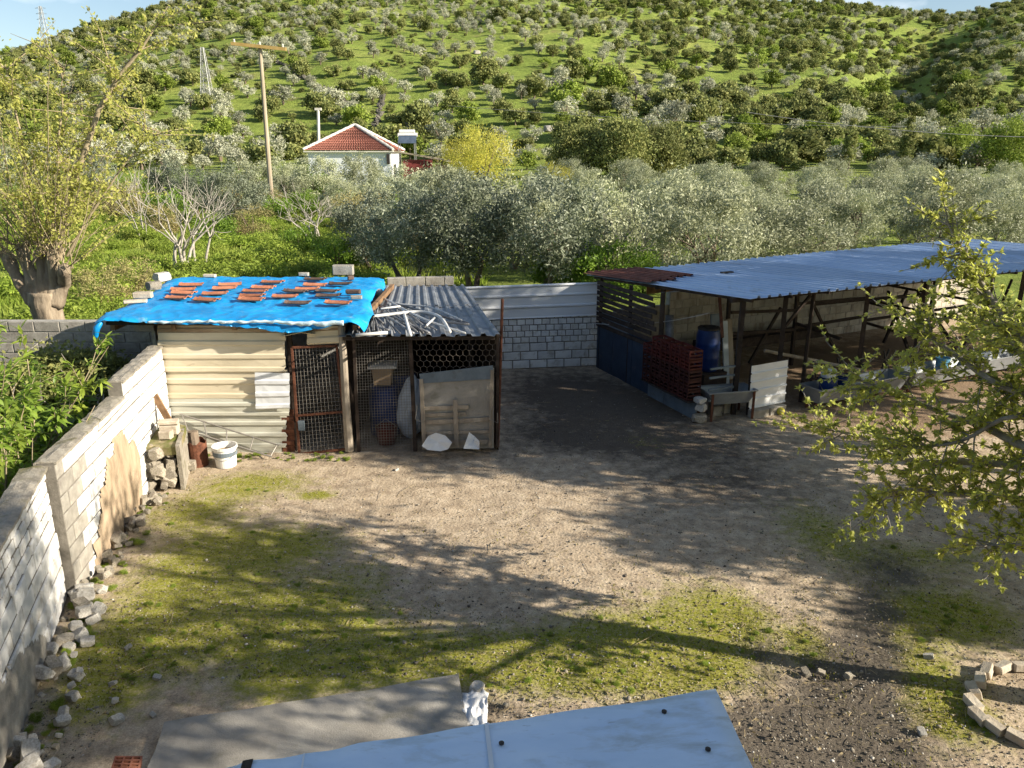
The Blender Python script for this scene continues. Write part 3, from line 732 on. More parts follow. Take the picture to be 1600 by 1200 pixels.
# tarpaulin draped over the roof
def tarp():
    g = []; NX, NY = 150, 110
    for i in range(NY + 1):
        t = i / NY; row = []
        for j in range(NX + 1):
            s = j / NX
            xl, xr = -6.42 - .55 * t, -2.28 - .42 * t + .10 * math.sin(t * 9)
            x = xl + (xr - xl) * s; y = 11.72 + 4.25 * t + .10 * noise.noise(Vector((s * 5, 0, t)))* t
            z = 2.285 + .008 * abs(noise.noise(Vector((x * 1.1 + y * .9, y * .5 - x * .3, 9)))) * 2 + .010 * noise.noise(Vector((x * 2.2, y * 2.2, 0))) + .010 * noise.noise(Vector((x * 6, y * 5, 3))) - .03 * s
            z += .010 * (1 - abs(noise.noise(Vector((x * 1.6 + y * .5, y * 1.5, 5)))) * 3.2) * .5 + .012 * max(0, 1 - abs(noise.noise(Vector((x * 2.6 - y * 1.1, y * 2.1 + x, 8)))) * 7) + .010 * max(0, 1 - abs(noise.noise(Vector((x * 3.6 + y * 2, y * 3.1 - x, 18)))) * 8)
            e = max(0, .06 - s) / .06; z -= .05 * e * e * (1 + .6 * math.sin(y * 4))
            e = max(0, s - .95) / .05; z -= .10 * e * e * (1 + .8 * math.sin(y * 5))
            row.append(Vector((x, y, z)))
        g.append(row)
    # hanging hem along the front
    front = g[0]; hem = []
    for k in range(1, 6):
        row = []
        for j, p in enumerate(front):
            s = j / NX
            drop = .035 + .16 * math.exp(-((s - .70) / .17) ** 2) + .04 * math.exp(-((s - .35) / .15) ** 2) + .03 * noise.noise(Vector((s * 9, 2, 0)))
            if s > .93: drop *= max(.1, 1 - (s - .93) / .06)
            f = k / 5
            row.append(p + Vector((0, -.06 * math.sin(f * 1.6) - .015 * math.sin(s * 60) * f, -drop * f)))
        hem.append(row)
    mb = MB(); mb.slab(hem[::-1] + g, Z * .003)
    o = mb.thing('tarpaulin', M['tarp'], 'bright blue tarpaulin weighted with roof tiles over the shed roof', 'tarpaulin', smooth=True)
    mb = MB(); row0 = [p + V(0, -.075, -.012 + .004 * math.sin(j)) for j, p in enumerate(front)]
    row1 = [p + V(0, -.082 - .012 * math.sin(j * .7), -.05 - .035 * math.exp(-((j / NX - .85) / .15) ** 2) - .02 * noise.noise(Vector((j * .3, 0, 0)))) for j, p in enumerate(front)]
    a, b = 30, 140
    mb.slab([row1[a:b], row0[a:b]], V(0, -.003, 0)); mb.build('pale_hem', M['tarpw'], o, smooth=True)
    mb = MB(); c = front[0]
    mb.tube([c + V(.10, -.02, .0), c + V(.02, -.05, -.10), c + V(-.03, -.03, -.22), c + V(.0, 0, -.30)], [.03, .05, .045, .015], 8); mb.build('gathered_corner', M['tarp'], o, smooth=True)
tarp()
def TZ(u, v): return G(u, v, 2.30)
def tile_mesh(mat, seed):
    mb = MB(); g = []
    for i in range(9):
        x = (i / 8 - .5) * .42; row = []
        for j in range(9):
            y = (j / 8 - .5) * .235
            z = .028 + .018 * math.cos(y / .235 * math.pi * 3) + (.012 if abs(x) > .17 else 0)
            row.append((x, y, z))
        g.append(row)
    mb.slab(g, Z * .014); return mb.mesh('roof_tile', mat)
TO = tile_mesh(M['tile'], 0); TD = tile_mesh(M['tiledark'], 1)
tiles = [(510, 228, 0), (503, 248, 0), (495, 268, 0), (450, 293, 0), (730, 223, 0), (705, 246, 0), (665, 271, 0), (610, 306, 0), (940, 214, 0), (915, 241, 0),
         (870, 262, 0), (862, 283, 0), (850, 301, 0), (1185, 199, 1), (1172, 228, 0), (1062, 260, 1), (1142, 250, 0), (1230, 262, 1), (1240, 286, 1), (1025, 289, 0),
         (1100, 322, 1), (1322, 220, 1), (1300, 319, 0)]
ORD = ['first', 'second', 'third', 'fourth', 'fifth', 'sixth', 'seventh', 'eighth', 'ninth', 'tenth', 'eleventh', 'twelfth', 'thirteenth', 'fourteenth', 'fifteenth', 'sixteenth', 'seventeenth', 'eighteenth', 'nineteenth', 'twentieth']
cols_ = [('leftmost', 0, 4), ('second', 4, 8), ('third', 8, 13), ('right-hand', 13, 23)]
rr = random.Random(2)
for cname, a, b in cols_:
    srt = sorted(range(a, b), key=lambda i: tiles[i][1])
    for rank, i in enumerate(srt):
        cx, cy, dk = tiles[i]; p = TZ(140 + cx * .3, 380 + cy * .3 - 1)
        if p.x > -2.75: p.x = -2.75
        o = link('roof_tile', TD if dk else TO, None, (p.x + rr.uniform(-.06, .06), p.y + rr.uniform(-.05, .05), 2.30 + .014), (rr.uniform(-.03, .03), rr.uniform(-.03, .03), rr.choice((rr.uniform(-.12, .12), rr.uniform(-.4, .4))) + (math.pi if rr.random() < .5 else 0)))
        tag(o, '%s roof tile on the blue tarpaulin, %s from the back in the %s cluster' % ('dark weathered' if dk else 'orange clay', ORD[rank], cname), 'roof tile', 'roof tiles weighting the tarpaulin')
def weight(u, v, size, mat, label, name='concrete_block', rz=0., z=2.30, cat='block'):
    p = G(u, v, z); me = block_mesh(size[0], size[2], size[1], mat, .012)
    return tag(link(name, me, None, (p.x, p.y, z + size[2] / 2), (0, 0, rz)), label, cat)
weight(537, 429, (.42, .2, .2), M['block'], 'grey concrete block at the back right corner of the blue tarpaulin', rz=.04)
weight(475, 431, (.2, .1, .07), M['block'], 'small grey brick at the back edge of the blue tarpaulin', 'brick', cat='brick')
weight(328, 433, (.24, .12, .06), M['paver'], 'flat pale brick lying near the back edge of the blue tarpaulin', 'brick', cat='brick')
weight(553, 459, (.25, .12, .06), M['tiledark'], 'lower dark brick stacked near the right edge of the blue tarpaulin', 'brick', .1, cat='brick')
weight(552, 458, (.25, .12, .06), M['tiledark'], 'upper dark brick stacked near the right edge of the blue tarpaulin', 'brick', -.05, 2.362, cat='brick')
weight(557, 467, (.19, .1, .06), M['block'], 'pale grey brick in front of the dark bricks on the tarpaulin', 'brick', .1, cat='brick')
weight(548, 437, (.12, .1, .08), M['tiledark'], 'small dark lump in front of the corner block on the tarpaulin', 'brick', .4, cat='brick')
for u, v, k, lb in ((241, 453, .15, 'round tan stone on the left side of the blue tarpaulin'), (254, 440, .17, 'pale flat stone at the back left corner of the blue tarpaulin')):
    p = TZ(u, v); tag(link('stone', STN[2] if k < .16 else STW[1], None, (p.x, p.y, 2.31 + k * .5), (0, 0, 1), (k * 1.3, k, k * .85)), lb, 'stone')
weight(224, 465, (.30, .18, .10), M['paver'], 'pale block at the left edge of the blue tarpaulin', rz=.2)
weight(212, 473, (.36, .16, .05), M['paver'], 'broken pale slab at the front left of the blue tarpaulin', 'slab_fragment', .35, cat='slab')

# ------------------------------------------------------------------ wire pen
pen = thing('wire_pen', (-1.5, 12.2, 0), 'wire mesh animal pen with grey corrugated roof right of the shed', 'pen')
FL, FR, BR, BL = V(-2.70, 11.76, 1.985), V(-.20, 11.74, 2.0), V(-1.05, 16.45, 2.0), V(-2.95, 16.35, 2.0)
def pr(s, t, z=0): return (FL * (1 - s) + FR * s) * (1 - t) + (BL * (1 - s) + BR * s) * t + Z * z
for k in range(4):
    for h in range(2):
        mb = MB(); s0, s1 = k / 4 - .006, (k + 1) / 4 + .012; t0, t1 = (0, .54) if h == 0 else (.50, 1.0)
        z = .004 * (k % 2) + .012 * h
        corrq(mb, pr(s0, t0, z), pr(s1, t0, z), pr(s1, t1, z), pr(s0, t1, z), 3, .035, nseg=5, wob=.014, seed=k * 2 + h, rag=.015)
        mb.build('roof_sheet', M['roofgrey'], pen)
for t in (.02, .5, .97):
    mb = MB(); mb.bar(pr(0.02, t, -.045), pr(.98, t, -.045), .06); mb.build('purlin', M['darkwood'], pen)
for u, v0, v1, wd in ((553, 530, 706, .05), (641, 528, 704, .06), (778, 520, 698, .05)):
    mb = MB(); mb.bar(F(u, v0, .0), F(u + (8 if u < 700 else -1), v1, .0), wd); mb.build('post', M['darkwood'], pen)
mb = MB(); mb.obox((-.24, 12.0, 0), (.02, 0, 0), (-.75, 4.2, 0), (0, 0, 1.96)); mb.build('side_panel', M['darkwood'], pen)  # side sheet added so the pen interior stays dark
mb = MB(); mb.obox((-2.68, 15.2, 0), (1.78, .1, 0), (0, .03, 0), (0, 0, 1.96)); mb.build('back_panel', M['darkwood'], pen)  # dark board added in place of the shade inside the pen
grid_wires(F(556, 534, -.02), F(640, 531, -.02), F(648, 704, -.02), F(562, 706, -.02), 20, 40, .0022, M['wire'], 'wire_grid', pen, 3)
mb = MB(); hx, hy = .105, .12
P0 = F(645, 528, -.01)
for i in range(15):
    for j in range(7):
        x, z = P0.x + i * hx + (hx / 2 if j % 2 else 0), P0.z - j * hy * .76
        if x > -.28: continue
        a, b_, c = V(x, P0.y, z), V(x + hx / 2, P0.y, z - hy * .25), V(x + hx, P0.y, z)
        mb.tube([a, b_, c], .0028, 4, False); mb.tube([b_, b_ - Z * hy * .5], .0028, 4, False)
o = mb.build('hexagon_wire', M['wiredark'], pen, fix=False); o['kind'] = 'stuff'
# board gate leaf with battens
gate = thing('pen_gate', F(715, 700, -.06), 'grey board gate with wooden battens tied across the front of the pen', 'gate')
mb = MB(); mb.slab([[F(657, 620 - 8 * i / 6, -.05) if False else F(658 + 19 * i, 588 - 2.2 * i, -.05 + .006 * math.sin(i)) for i in range(7)], [F(660 + 18.6 * i, 700, -.05) for i in range(7)]][::-1], V(0, .012, 0)); mb.build('board', M['concrete'], gate)
mb = MB(); mb.slab([[F(655 + 19.2 * i, 584 - 2.2 * i, -.09) for i in range(7)], [F(658 + 18.8 * i, 599 - 1.2 * i, -.075) for i in range(7)]][::-1], V(0, .012, 0)); mb.build('upper_board', M['slatebl'], gate)
for (u0, v0, u1, v1, wd) in ((658, 592, 663, 702, .06), (769, 578, 766, 699, .05), (711, 625, 714, 700, .07)):
    mb = MB(); mb.bar(F(u0, v0, -.11), F(u1, v1, -.11), wd, .03, V(0, 1, 0)); mb.build('batten', M['wood'], gate)
for (u0, v0, u1, v1, wd) in ((662, 638, 732, 636, .06), (662, 649, 728, 646, .05), (664, 660, 765, 655, .07), (664, 677, 765, 674, .05), (666, 692, 765, 690, .08)):
    mb = MB(); mb.bar(F(u0, v0, -.085), F(u1, v1, -.085), .02, wd, Z); mb.build('slat', M['wood'], gate)
for u, v in ((656, 655), (772, 655)):
    mb = MB(); mb.tube([F(u - 4, v - 22, -.12), F(u - 7, v, -.15), F(u + 6, v + 6, -.13), F(u + 5, v - 10, -.12)], .006, 5); mb.build('wire_tie', M['wire'], gate)
mb = MB(); mb.tube([G(778, 698), D(785, 467, G(778, 698).y)], .024, 8)
mb.thing('rusty_pole', M['rust'], 'tall thin rusty steel pole standing at the right corner of the pen', 'pole')
# white ceramic fragments leaning on the pen
def shard(pts, dy, label):
    mb = MB(); c = sum((V(*p) for p in pts), V(0, 0)) / len(pts)
    P = [F(u, v, dy + (.14 if v < c.y - 5 else 0)) for u, v in pts]; n = len(P); cc = sum(P, Vector()) / n
    ring = []; vs = [cc + V(0, .05, 0)] + [cc.lerp(p, .55) + V(0, .025, 0) for p in P] + P
    fs = [(0, 1 + i, 1 + (i + 1) % n) for i in range(n)] + [(1 + i, 1 + n + i, 1 + n + (i + 1) % n, 1 + (i + 1) % n) for i in range(n)]
    N = len(vs); vs2 = [v + V(0, .018, .004) for v in vs]
    fs2 = [tuple(N + x for x in f[::-1]) for f in fs] + [(1 + n + i, N + 1 + n + i, N + 1 + n + (i + 1) % n, 1 + n + (i + 1) % n) for i in range(n)]
    mb.add(vs + vs2, fs + fs2)
    mb.thing('ceramic_fragment', M['white'], label, 'fragment', 'white ceramic fragments')
shard([(659, 697), (669, 682), (681, 677), (695, 681), (706, 692), (700, 702), (688, 705), (668, 703)], -.35, 'wide curved white ceramic fragment leaning on the pen gate')
shard([(724, 701), (733, 676), (741, 682), (749, 690), (749, 702)], -.30, 'pointed white ceramic fragment right of the wide one')
# goods inside the pen
def drum(c, r, h, mat, label, name='plastic_drum', cat='drum', lid=None):
    mb = MB(); pf_ = [(r * .86, 0), (r * .97, .03 * h), (r, .12 * h), (r, .30 * h), (r * 1.03, .33 * h), (r, .36 * h), (r, .64 * h), (r * 1.03, .67 * h), (r, .70 * h), (r, .86 * h), (r * .90, .96 * h), (r * .90, h)]
    mb.lathe(c, pf_, 22, (True, True)); o = mb.thing(name, mat, label, cat, smooth=True, base=Vector(c))
    mb = MB(); mb.lathe(Vector(c) + Z * h, [(r * .93, 0), (r * .93, .035), (r * .85, .05)], 22, (True, True)); mb.build('lid', lid or M['darksteel'], o)
    for k in (-1, 1):
        mb = MB(); mb.lathe(Vector(c) + V(k * r * .45, 0, h + .05), [(.035, 0), (.035, .02)], 10, (True, True)); mb.build('bung', M['darksteel'], o)
    return o
drum((-2.2, 12.75, 0.02), .27, .85, M['bluep'], 'blue plastic drum behind the wire of the pen, below the cardboard box', lid=M['bluep'])
drum((-1.98, 13.35, 0.02), .28, .95, M['bluep'], 'taller blue plastic drum at the back of the pen')
mb = MB(); c = V(-2.2, 12.7, .95); mb.add([c + V(x * k, y * k, z) for z, k in ((0, .82), (.30, 1)) for x, y in ((-.17, -.15), (.17, -.15), (.17, .15), (-.17, .15))], [(0, 3, 2, 1), (4, 5, 6, 7), (0, 1, 5, 4), (1, 2, 6, 5), (2, 3, 7, 6), (3, 0, 4, 7)])
o = mb.thing('cardboard_box', M['cardboard'], 'tan box with a pale lid on the blue drum inside the pen', 'box')
mb = MB(); mb.box(c + V(0, 0, .325), (.48, .40, .03), .1); mb.box(c + V(0.02, 0, .35), (.40, .34, .02), -.05); mb.build('lid', M['white'], o)
mb = MB(); mb.lathe((-2.12, 12.3, .02), [(.15, 0), (.18, .28), (.19, .30), (.17, .30), (.14, .04)], 18); o = mb.thing('red_tub', M['redp'], 'red plastic tub low behind the wire of the pen', 'tub', smooth=True)
mb = MB(); mb.tube([(-2.31, 12.3, .30), (-2.12, 12.26, .46), (-1.93, 12.3, .30)], .006, 5); mb.build('handle', M['wire'], o)
bm = bmesh.new(); bmesh.ops.create_icosphere(bm, subdivisions=4, radius=1)
for v in bm.verts:
    k = 1 + .12 * noise.noise(v.co * 3); v.co = Vector((v.co.x * .2 * k * (1.15 - .3 * v.co.z), v.co.y * .17 * k, v.co.z * .55 * k))
me = bpy.data.meshes.new('feed_sack'); bm.to_mesh(me); bm.free(); me.materials.append(M['sack'])
tag(link('feed_sack', me, None, (-1.72, 12.55, .58), (0, .08, .3)), 'pale upright feed sack behind the wire of the pen', 'sack')
# pipes and bars on the pen roof
def C5(cx, cy, z=2.075): return G(520 + cx * .3, 400 + cy * .3, z)
def roofpipe(pts, r, mat, label, name, cat, group, z=2.075):
    mb = MB(); P = [C5(x, y, z) for x, y in pts]
    if len(P) > 2:
        Q = []
        for i in range(len(P) - 1):
            p0, p1, p2, p3 = P[max(i - 1, 0)], P[i], P[i + 1], P[min(i + 2, len(P) - 1)]
            for k in range(5):
                t = k / 5
                Q.append(.5 * ((2 * p1) + (p2 - p0) * t + (2 * p0 - 5 * p1 + 4 * p2 - p3) * t * t + (3 * p1 - p0 - 3 * p2 + p3) * t ** 3))
        P = Q + [P[-1]]
    mb.tube(P, r, 8); mb.thing(name, mat, label, cat, group, smooth=True)
WP = [([(265, 222), (345, 250), (480, 262), (560, 285), (670, 335)], 'long bent white pipe nearest the back of the pen roof'),
      ([(205, 315), (330, 300), (440, 290), (520, 300), (570, 330), (610, 395)], 'white pipe curving down in an arch across the pen roof'),
      ([(250, 275), (350, 262)], 'short straight white pipe at the back left of the pen roof'),
      ([(365, 280), (405, 412)], 'straight white pipe pointing at the front edge of the pen roof'),
      ([(120, 412), (285, 399)], 'thick white pipe lying along the front left edge of the pen roof'),
      ([(488, 362), (530, 322)], 'short white pipe with open end under the arch on the pen roof'),
      ([(103, 358), (120, 303)], 'short white pipe at the far left of the pen roof'),
      ([(285, 232), (480, 330), (690, 402)], 'long thin white pipe running diagonally to the right front of the pen roof')]
for k, (pts, lb) in enumerate(WP): roofpipe(pts, .026 if k in (1, 3, 4) else .017, M['pvc'], lb, 'white_pipe', 'pipe', 'white pipes on the pen roof', 2.09 + .02 * (k % 3))
rr = random.Random(4)
DKP = [((185, 240), (250, 390)), ((200, 250), (280, 410)), ((172, 300), (192, 400)), ((230, 230), (322, 400)), ((275, 330), (350, 402)), ((340, 250), (480, 370)), ((350, 255), (700, 350)),
       ((228, 372), (292, 386)), ((590, 345), (710, 355)), ((150, 320), (160, 402)), ((215, 300), (240, 402)), ((300, 280), (440, 395)), ((330, 270), (540, 385)), ((120, 330), (140, 408)),
       ((205, 262), (215, 385)), ((400, 330), (470, 400)), ((260, 300), (420, 402)), ((180, 280), (260, 350)), ((280, 300), (500, 400)), ((240, 250), (300, 300))]
for k, (p, q) in enumerate(DKP):
    roofpipe([p, q], rr.uniform(.010, .022), M['greypipe'], 'dull grey metal bar in the jumble on the pen roof', 'metal_bar', 'bar', 'metal bars heaped on the pen roof', 2.065 + .012 * (k % 3))

# ------------------------------------------------------------------ open barn
BO, Ba, Bn = V(4.0, 13.7), V(.894, .447), V(-.447, .894)
def bp(s, t, z=0.0): return Vector((BO.x + Ba.x * s + Bn.x * t, BO.y + Ba.y * s + Bn.y * t, z))
BANG = math.atan2(Ba.y, Ba.x)
barn = thing('open_barn', bp(5, 2), 'long open-sided livestock barn with sky-tinted corrugated metal roof', 'barn')
SL = 13.2
def rz_(s, t): return 2.27 - .04 * t + .012 * s * (t / 4.3)
def rp(s, t, dz=0): 
    sk = -.33 * (t / 4.3)
    return bp(s + sk, t, rz_(s, t) + dz)
NS = 14
for k in range(NS):
    s0, s1 = -.02 + SL * k / NS, -.02 + SL * (k + 1) / NS + .05
    mb = MB(); dz = .006 * (k % 2)
    corrq(mb, rp(s0, -.36 - .02 * (k % 3), dz), rp(s1, -.36 - .02 * (k % 3), dz), rp(s1, 4.45, dz), rp(s0, 4.45, dz), 4, .042, [(0, 0), (.62, 0), (.68, 1), (.90, 1), (.96, 0), (1, 0)], nseg=8, wob=.012, seed=k)
    mb.build('roof_sheet', M['galv'], barn)
for k in range(2):
    s0, s1 = -.08 + .72 * k, .66 + .72 * k
    mb = MB(); corrq(mb, rp(s0, 2.3 + .3 * k, .045 + .006 * k), rp(s1, 2.3 + .3 * k, .045 + .006 * k), rp(s1, 4.5, .045 + .006 * k), rp(s0, 4.5, .045 + .006 * k), 4, .032, nseg=4, seed=40 + k); mb.build('rusty_roof_sheet', M['rustroof'], barn)
mb = MB(); p = rp(2.3, 2.6, .05); mb.box(p, (.30, .10, .03), BANG); mb.build('roof_patch', M['darksteel'], barn)
# structure
for s in (.22, 1.28, 1.95, 3.5, 5.2, 6.9, 8.6, 10.3, 12.0):
    mb = MB(); lean = rng.uniform(-.04, .04); mb.bar(bp(s, .05, 0), bp(s + lean, .02, 2.2), .085 if s != 1.95 else .06); mb.build('post', M['darkwood'], barn)
for s in (.1, 1.9, 3.9, 6.2, 8.6, 11.0):
    mb = MB(); mb.bar(bp(s, 2.2, 0), bp(s + rng.uniform(-.05, .05), 2.2, 2.15), .07); mb.build('post', M['darkwood'], barn)
for t in (0.0, 2.2, 4.15):
    mb = MB(); mb.bar(bp(-.1, t, rz_(0, t) - .055), bp(SL - .2, t, rz_(SL, t) - .055), .07, .09); mb.build('beam', M['darkwood'], barn)
for k in range(NS):
    s = .1 + k * .95; mb = MB(); mb.bar(rp(s, -.3, -.05) - Z * .0, rp(s, 4.3, -.05), .05, .05); mb.build('rafter', M['darkwood'], barn)
mb = MB(); mb.bar(bp(1.28, .0, 1.6), bp(1.85, .0, 2.15), .05); mb.build('brace', M['darkwood'], barn)
mb = MB(); mb.bar(bp(.22, .5, 1.4), bp(.5, 1.0, 2.15), .05); mb.build('brace', M['rust'], barn)
# rails between the stalls
for (s0, t0, z0, s1, t1, z1, wd) in ((1.95, 2.2, 1.42, 3.9, 2.2, 1.30, .06), (1.95, 2.2, .95, 3.9, 2.2, .85, .06), (3.9, 2.2, 1.45, 6.2, 2.2, 1.4, .06), (3.9, 2.2, .9, 6.2, 2.2, .95, .06),
        (6.2, 2.2, 1.3, 8.6, 2.2, 1.35, .06), (6.2, 2.2, .85, 11, 2.2, .9, .06), (5.2, .05, 1.3, 8.6, .05, 1.35, .05), (5.2, .05, .8, 8.6, .05, .85, .05), (8.6, .05, 1.2, 12, .05, 1.25, .05),
        (8.6, .05, .75, 12, .05, .8, .05), (5.2, .05, .4, 6.9, 2.2, 1.5, .06), (6.9, .05, .3, 8.0, 2.2, 1.4, .06), (3.5, .05, .62, 5.2, .05, .55, .04), (1.95, .05, .7, 3.5, .05, .62, .04), (1.95, .05, .45, 3.5, .05, .4, .04)):
    mb = MB(); mb.bar(bp(s0, t0, z0), bp(s1, t1, z1), wd); mb.build('rail', M['darkwood'], barn)
for k in range(9):
    s = 2.1 + k * .34; mb = MB(); mb.bar(bp(s, .06, .15), bp(s + .25 * (-1) ** k, .06, .8), .03); mb.build('hurdle_bar', M['darksteel'], barn)
for k, (s0, t0, z0, s1, t1, z1) in enumerate(((2.6, 2.2, .2, 3.4, 2.2, 1.4), (4.4, 2.2, 1.4, 5.3, 2.2, .2), (7.0, 2.2, .2, 7.6, 2.2, 1.5), (3.9, .9, .9, 3.9, 2.2, 1.0), (6.2, .4, 1.2, 6.2, 2.2, 1.3), (6.2, .4, .7, 6.2, 2.2, .8), (8.6, .1, 1.3, 8.6, 4.0, 1.35), (8.6, .1, .8, 8.6, 4.0, .85),
        (2.0, 3.2, .55, 5.8, 3.2, .6), (5.4, 3.1, 1.15, 9.5, 3.1, 1.1), (9.2, 1.0, .3, 10.8, 1.6, 1.6), (10.0, .3, 1.5, 11.5, 1.2, .4))):
    mb = MB(); mb.bar(bp(s0, t0, z0), bp(s1, t1, z1), .055); mb.build('rail', M['darkwood'], barn)
mb = MB(); mb.obox(bp(2.0, 3.0, .32), bp(5.8, 3.0) - bp(2.0, 3.0), bp(0, .45) - bp(0, 0), Z * .22); mb.build('manger', M['darkwood'], barn)
mb = MB(); mb.tube([bp(1.32, .5, 1.02), bp(3.3, -.25, .55)], .035, 8); mb.build('pole_rail', M['wood'], barn)
# near corner hurdle in the dark
for z in (.35, .55, .78, .95):
    mb = MB(); mb.bar(bp(-.5, -.05, z + .05), bp(.25, .05, z), .03, .035); mb.build('hurdle_rail', M['slatebl'], barn)
# cream block wall at the back
lay(barn, bp(1.7, 4.1).xy, bp(SL - .3, 4.1).xy, 0, [(.2, .4)] * 8, .18, M['beige'], seed=51, mortar=M['mortar'])
for k in range(7):
    s = 1.0 + k * 1.7; mb = MB(); mb.bar(bp(s, 4.0, 1.75 + .06 * (k % 2)), bp(s + 1.68, 4.0, 1.80 - .04 * (k % 3)), .025, .28); mb.build('upper_board', M['woodbrown'], barn)
mb = MB(); mb.obox(bp(.2, 4.05, 0), bp(1.7, 4.05) - bp(.2, 4.05), (bp(0, .12) - bp(0, 0)), Z * 1.3); mb.build('back_panel', M['concrete'], barn)
# left gable: slats above, blue panels below
E0, E1 = V(1.92, 17.25), V(3.45, 13.38)
def ep(f, z=0, t=0):
    d = (E1 - E0); L = d.length; d = d / L; n = V(d.y, -d.x)
    return Vector((E0.x + d.x * L * f + n.x * t, E0.y + d.y * L * f + n.y * t, z))
for k in range(9):
    z = 1.02 + k * .118; mb = MB(); mb.bar(ep(.0, z + .02 * rng.random()), ep(.60 - .02 * (k % 3), z + .03 * rng.random()), .02, .085, Z); mb.build('slat', M['darkwood'], barn)
for f, zt in ((.02, 2.1), (.33, 2.1), (.62, 2.15)):
    mb = MB(); mb.bar(ep(f, 0, -.06), ep(f, zt, -.06), .07); mb.build('post', M['darkwood'], barn)
for f0, f1, z1, mt in ((0, .18, 1.02, 'bluepanel'), (.18, .38, 1.28, 'bluepanel'), (.38, .56, 1.12, 'bluepanel')):
    mb = MB(); mb.obox(ep(f0, 0, -.05), ep(f1) - ep(f0 + .004), ep(0, 0, .025) - ep(0), Z * z1); mb.build('side_panel', M[mt], barn)
mb = MB(); mb.obox(ep(.05, .98, -.035), ep(.34) - ep(.05), ep(0, 0, .012) - ep(0), Z * .42); mb.build('upper_panel', M['slatebl'], barn)
for f0, f1 in ((.58, .72), (.725, .98)):
    mb = MB(); mb.obox(ep(f0, .02, .03), ep(f1) - ep(f0), ep(0, 0, .03) - ep(0), Z * .36); mb.build('skirting_panel', M['slatebl'], barn)
# red crates stacked along the gable
def crate_mesh(mat, nm):
    mb = MB(); Lx, Ly, H = .31, .26, .185
    mb.box((0, 0, .006), (Lx, Ly, .012))
    for z, h in ((.02, .04), (.09, .028), (.165, .04)):
        for sy in (-1, 1): mb.box((0, sy * (Ly / 2 - .006), z), (Lx, .012, h))
        for sx in (-1, 1): mb.box((sx * (Lx / 2 - .006), 0, z), (.012, Ly - .026, h))
    for sx in (-1, 0, 1):
        for sy in (-1, 1): mb.box((sx * (Lx / 2 - .014), sy * (Ly / 2 + .003), H / 2), (.028, .012, H - .004))
    return mb.mesh(nm, mat)
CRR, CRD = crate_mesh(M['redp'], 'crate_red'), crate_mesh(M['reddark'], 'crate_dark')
eang = math.atan2(E1.y - E0.y, E1.x - E0.x)
rows = ['bottom', 'second', 'third', 'fourth', 'fifth', 'top']; colsn = ['farthest', 'second farthest', 'middle', 'second nearest', 'nearest']
for r_ in range(5):
    for c_ in range(6 if False else 5):
        if r_ == 4 and c_ == 0: continue
        f = .625 + c_ * .0775; p = ep(f, .40 + r_ * .189 + .01 * (c_ % 2), .10)
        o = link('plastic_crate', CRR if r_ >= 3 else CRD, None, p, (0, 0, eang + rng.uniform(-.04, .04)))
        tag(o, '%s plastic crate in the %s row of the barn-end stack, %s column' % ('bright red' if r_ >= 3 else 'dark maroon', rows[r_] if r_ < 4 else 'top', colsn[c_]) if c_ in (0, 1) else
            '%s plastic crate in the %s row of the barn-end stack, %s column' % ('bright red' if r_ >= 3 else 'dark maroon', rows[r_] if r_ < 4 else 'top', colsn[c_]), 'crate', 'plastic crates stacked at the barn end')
# things on what carries the crates
mb = MB(); mb.obox(ep(.585, .38, .0), ep(.985) - ep(.585), ep(0, 0, .26) - ep(0), Z * .018); mb.build('crate_shelf', M['darkwood'], barn)
# feed troughs
def trough(a, b, wt, wb, z0, h, label, legs=False, mat=None):
    a, b = Vector((a.x, a.y, 0)), Vector((b.x, b.y, 0)); d = (b - a).normalized(); n = Vector((-d.y, d.x, 0)); mat = mat or M['trough']
    o = thing('feed_trough', (a + b) / 2, label, 'trough', 'zinc feed troughs')
    inn = .10
    def ring(w_, z, ins): return [a + d * ins - n * w_ / 2 + Z * z, b - d * ins - n * w_ / 2 + Z * z, b - d * ins + n * w_ / 2 + Z * z, a + d * ins + n * w_ / 2 + Z * z]
    vs = ring(wb, z0, inn) + ring(wt, z0 + h, 0) + ring(wt - .02, z0 + h, .01) + ring(wb - .01, z0 + .012, inn + .01)
    fs = [(0, 3, 2, 1), (12, 13, 14, 15)]
    for i in range(4):
        j = (i + 1) % 4; fs += [(i, j, 4 + j, 4 + i), (4 + i, 4 + j, 8 + j, 8 + i), (8 + i, 8 + j, 12 + j, 12 + i)]
    mb = MB(); mb.add(vs, fs); mb.build('basin', mat, o)
    mb = MB(); R_ = ring(wt + .02, z0 + h + .008, -.01)
    for i in range(4): mb.bar(R_[i], R_[(i + 1) % 4], .022, .022)
    mb.build('rim', mat, o)
    for p in ((a + d * .06, 1), (b - d * .06, 1)):
        for sy in (-1, 1):
            q = p[0] + n * sy * (wt / 2 + .012 if legs else wb / 2 - .04); mb = MB(); mb.bar(q + Z * (-.02), q + Z * (z0 + (h if legs else .0)), .04 if legs else .05); mb.build('leg', M['rust'], o)
    return o
trough(G(1098, 662) + V(.05, .30, 0), G(1176, 656) + V(0, .3, 0), .48, .30, .30, .24, 'small zinc feed trough on legs at the near barn corner', True)
trough(bp(1.72, -.38), bp(4.2, -.38), .52, .30, .14, .30, 'long zinc trough right of the white sheet, holding blue tubs')
trough(bp(4.35, -.38), bp(6.6, -.38), .52, .30, .14, .30, 'second long zinc trough half hidden behind the leafy branches')
trough(bp(6.75, -.38), bp(8.5, -.38), .5, .30, .14, .30, 'sunlit zinc trough before the white panel at right')
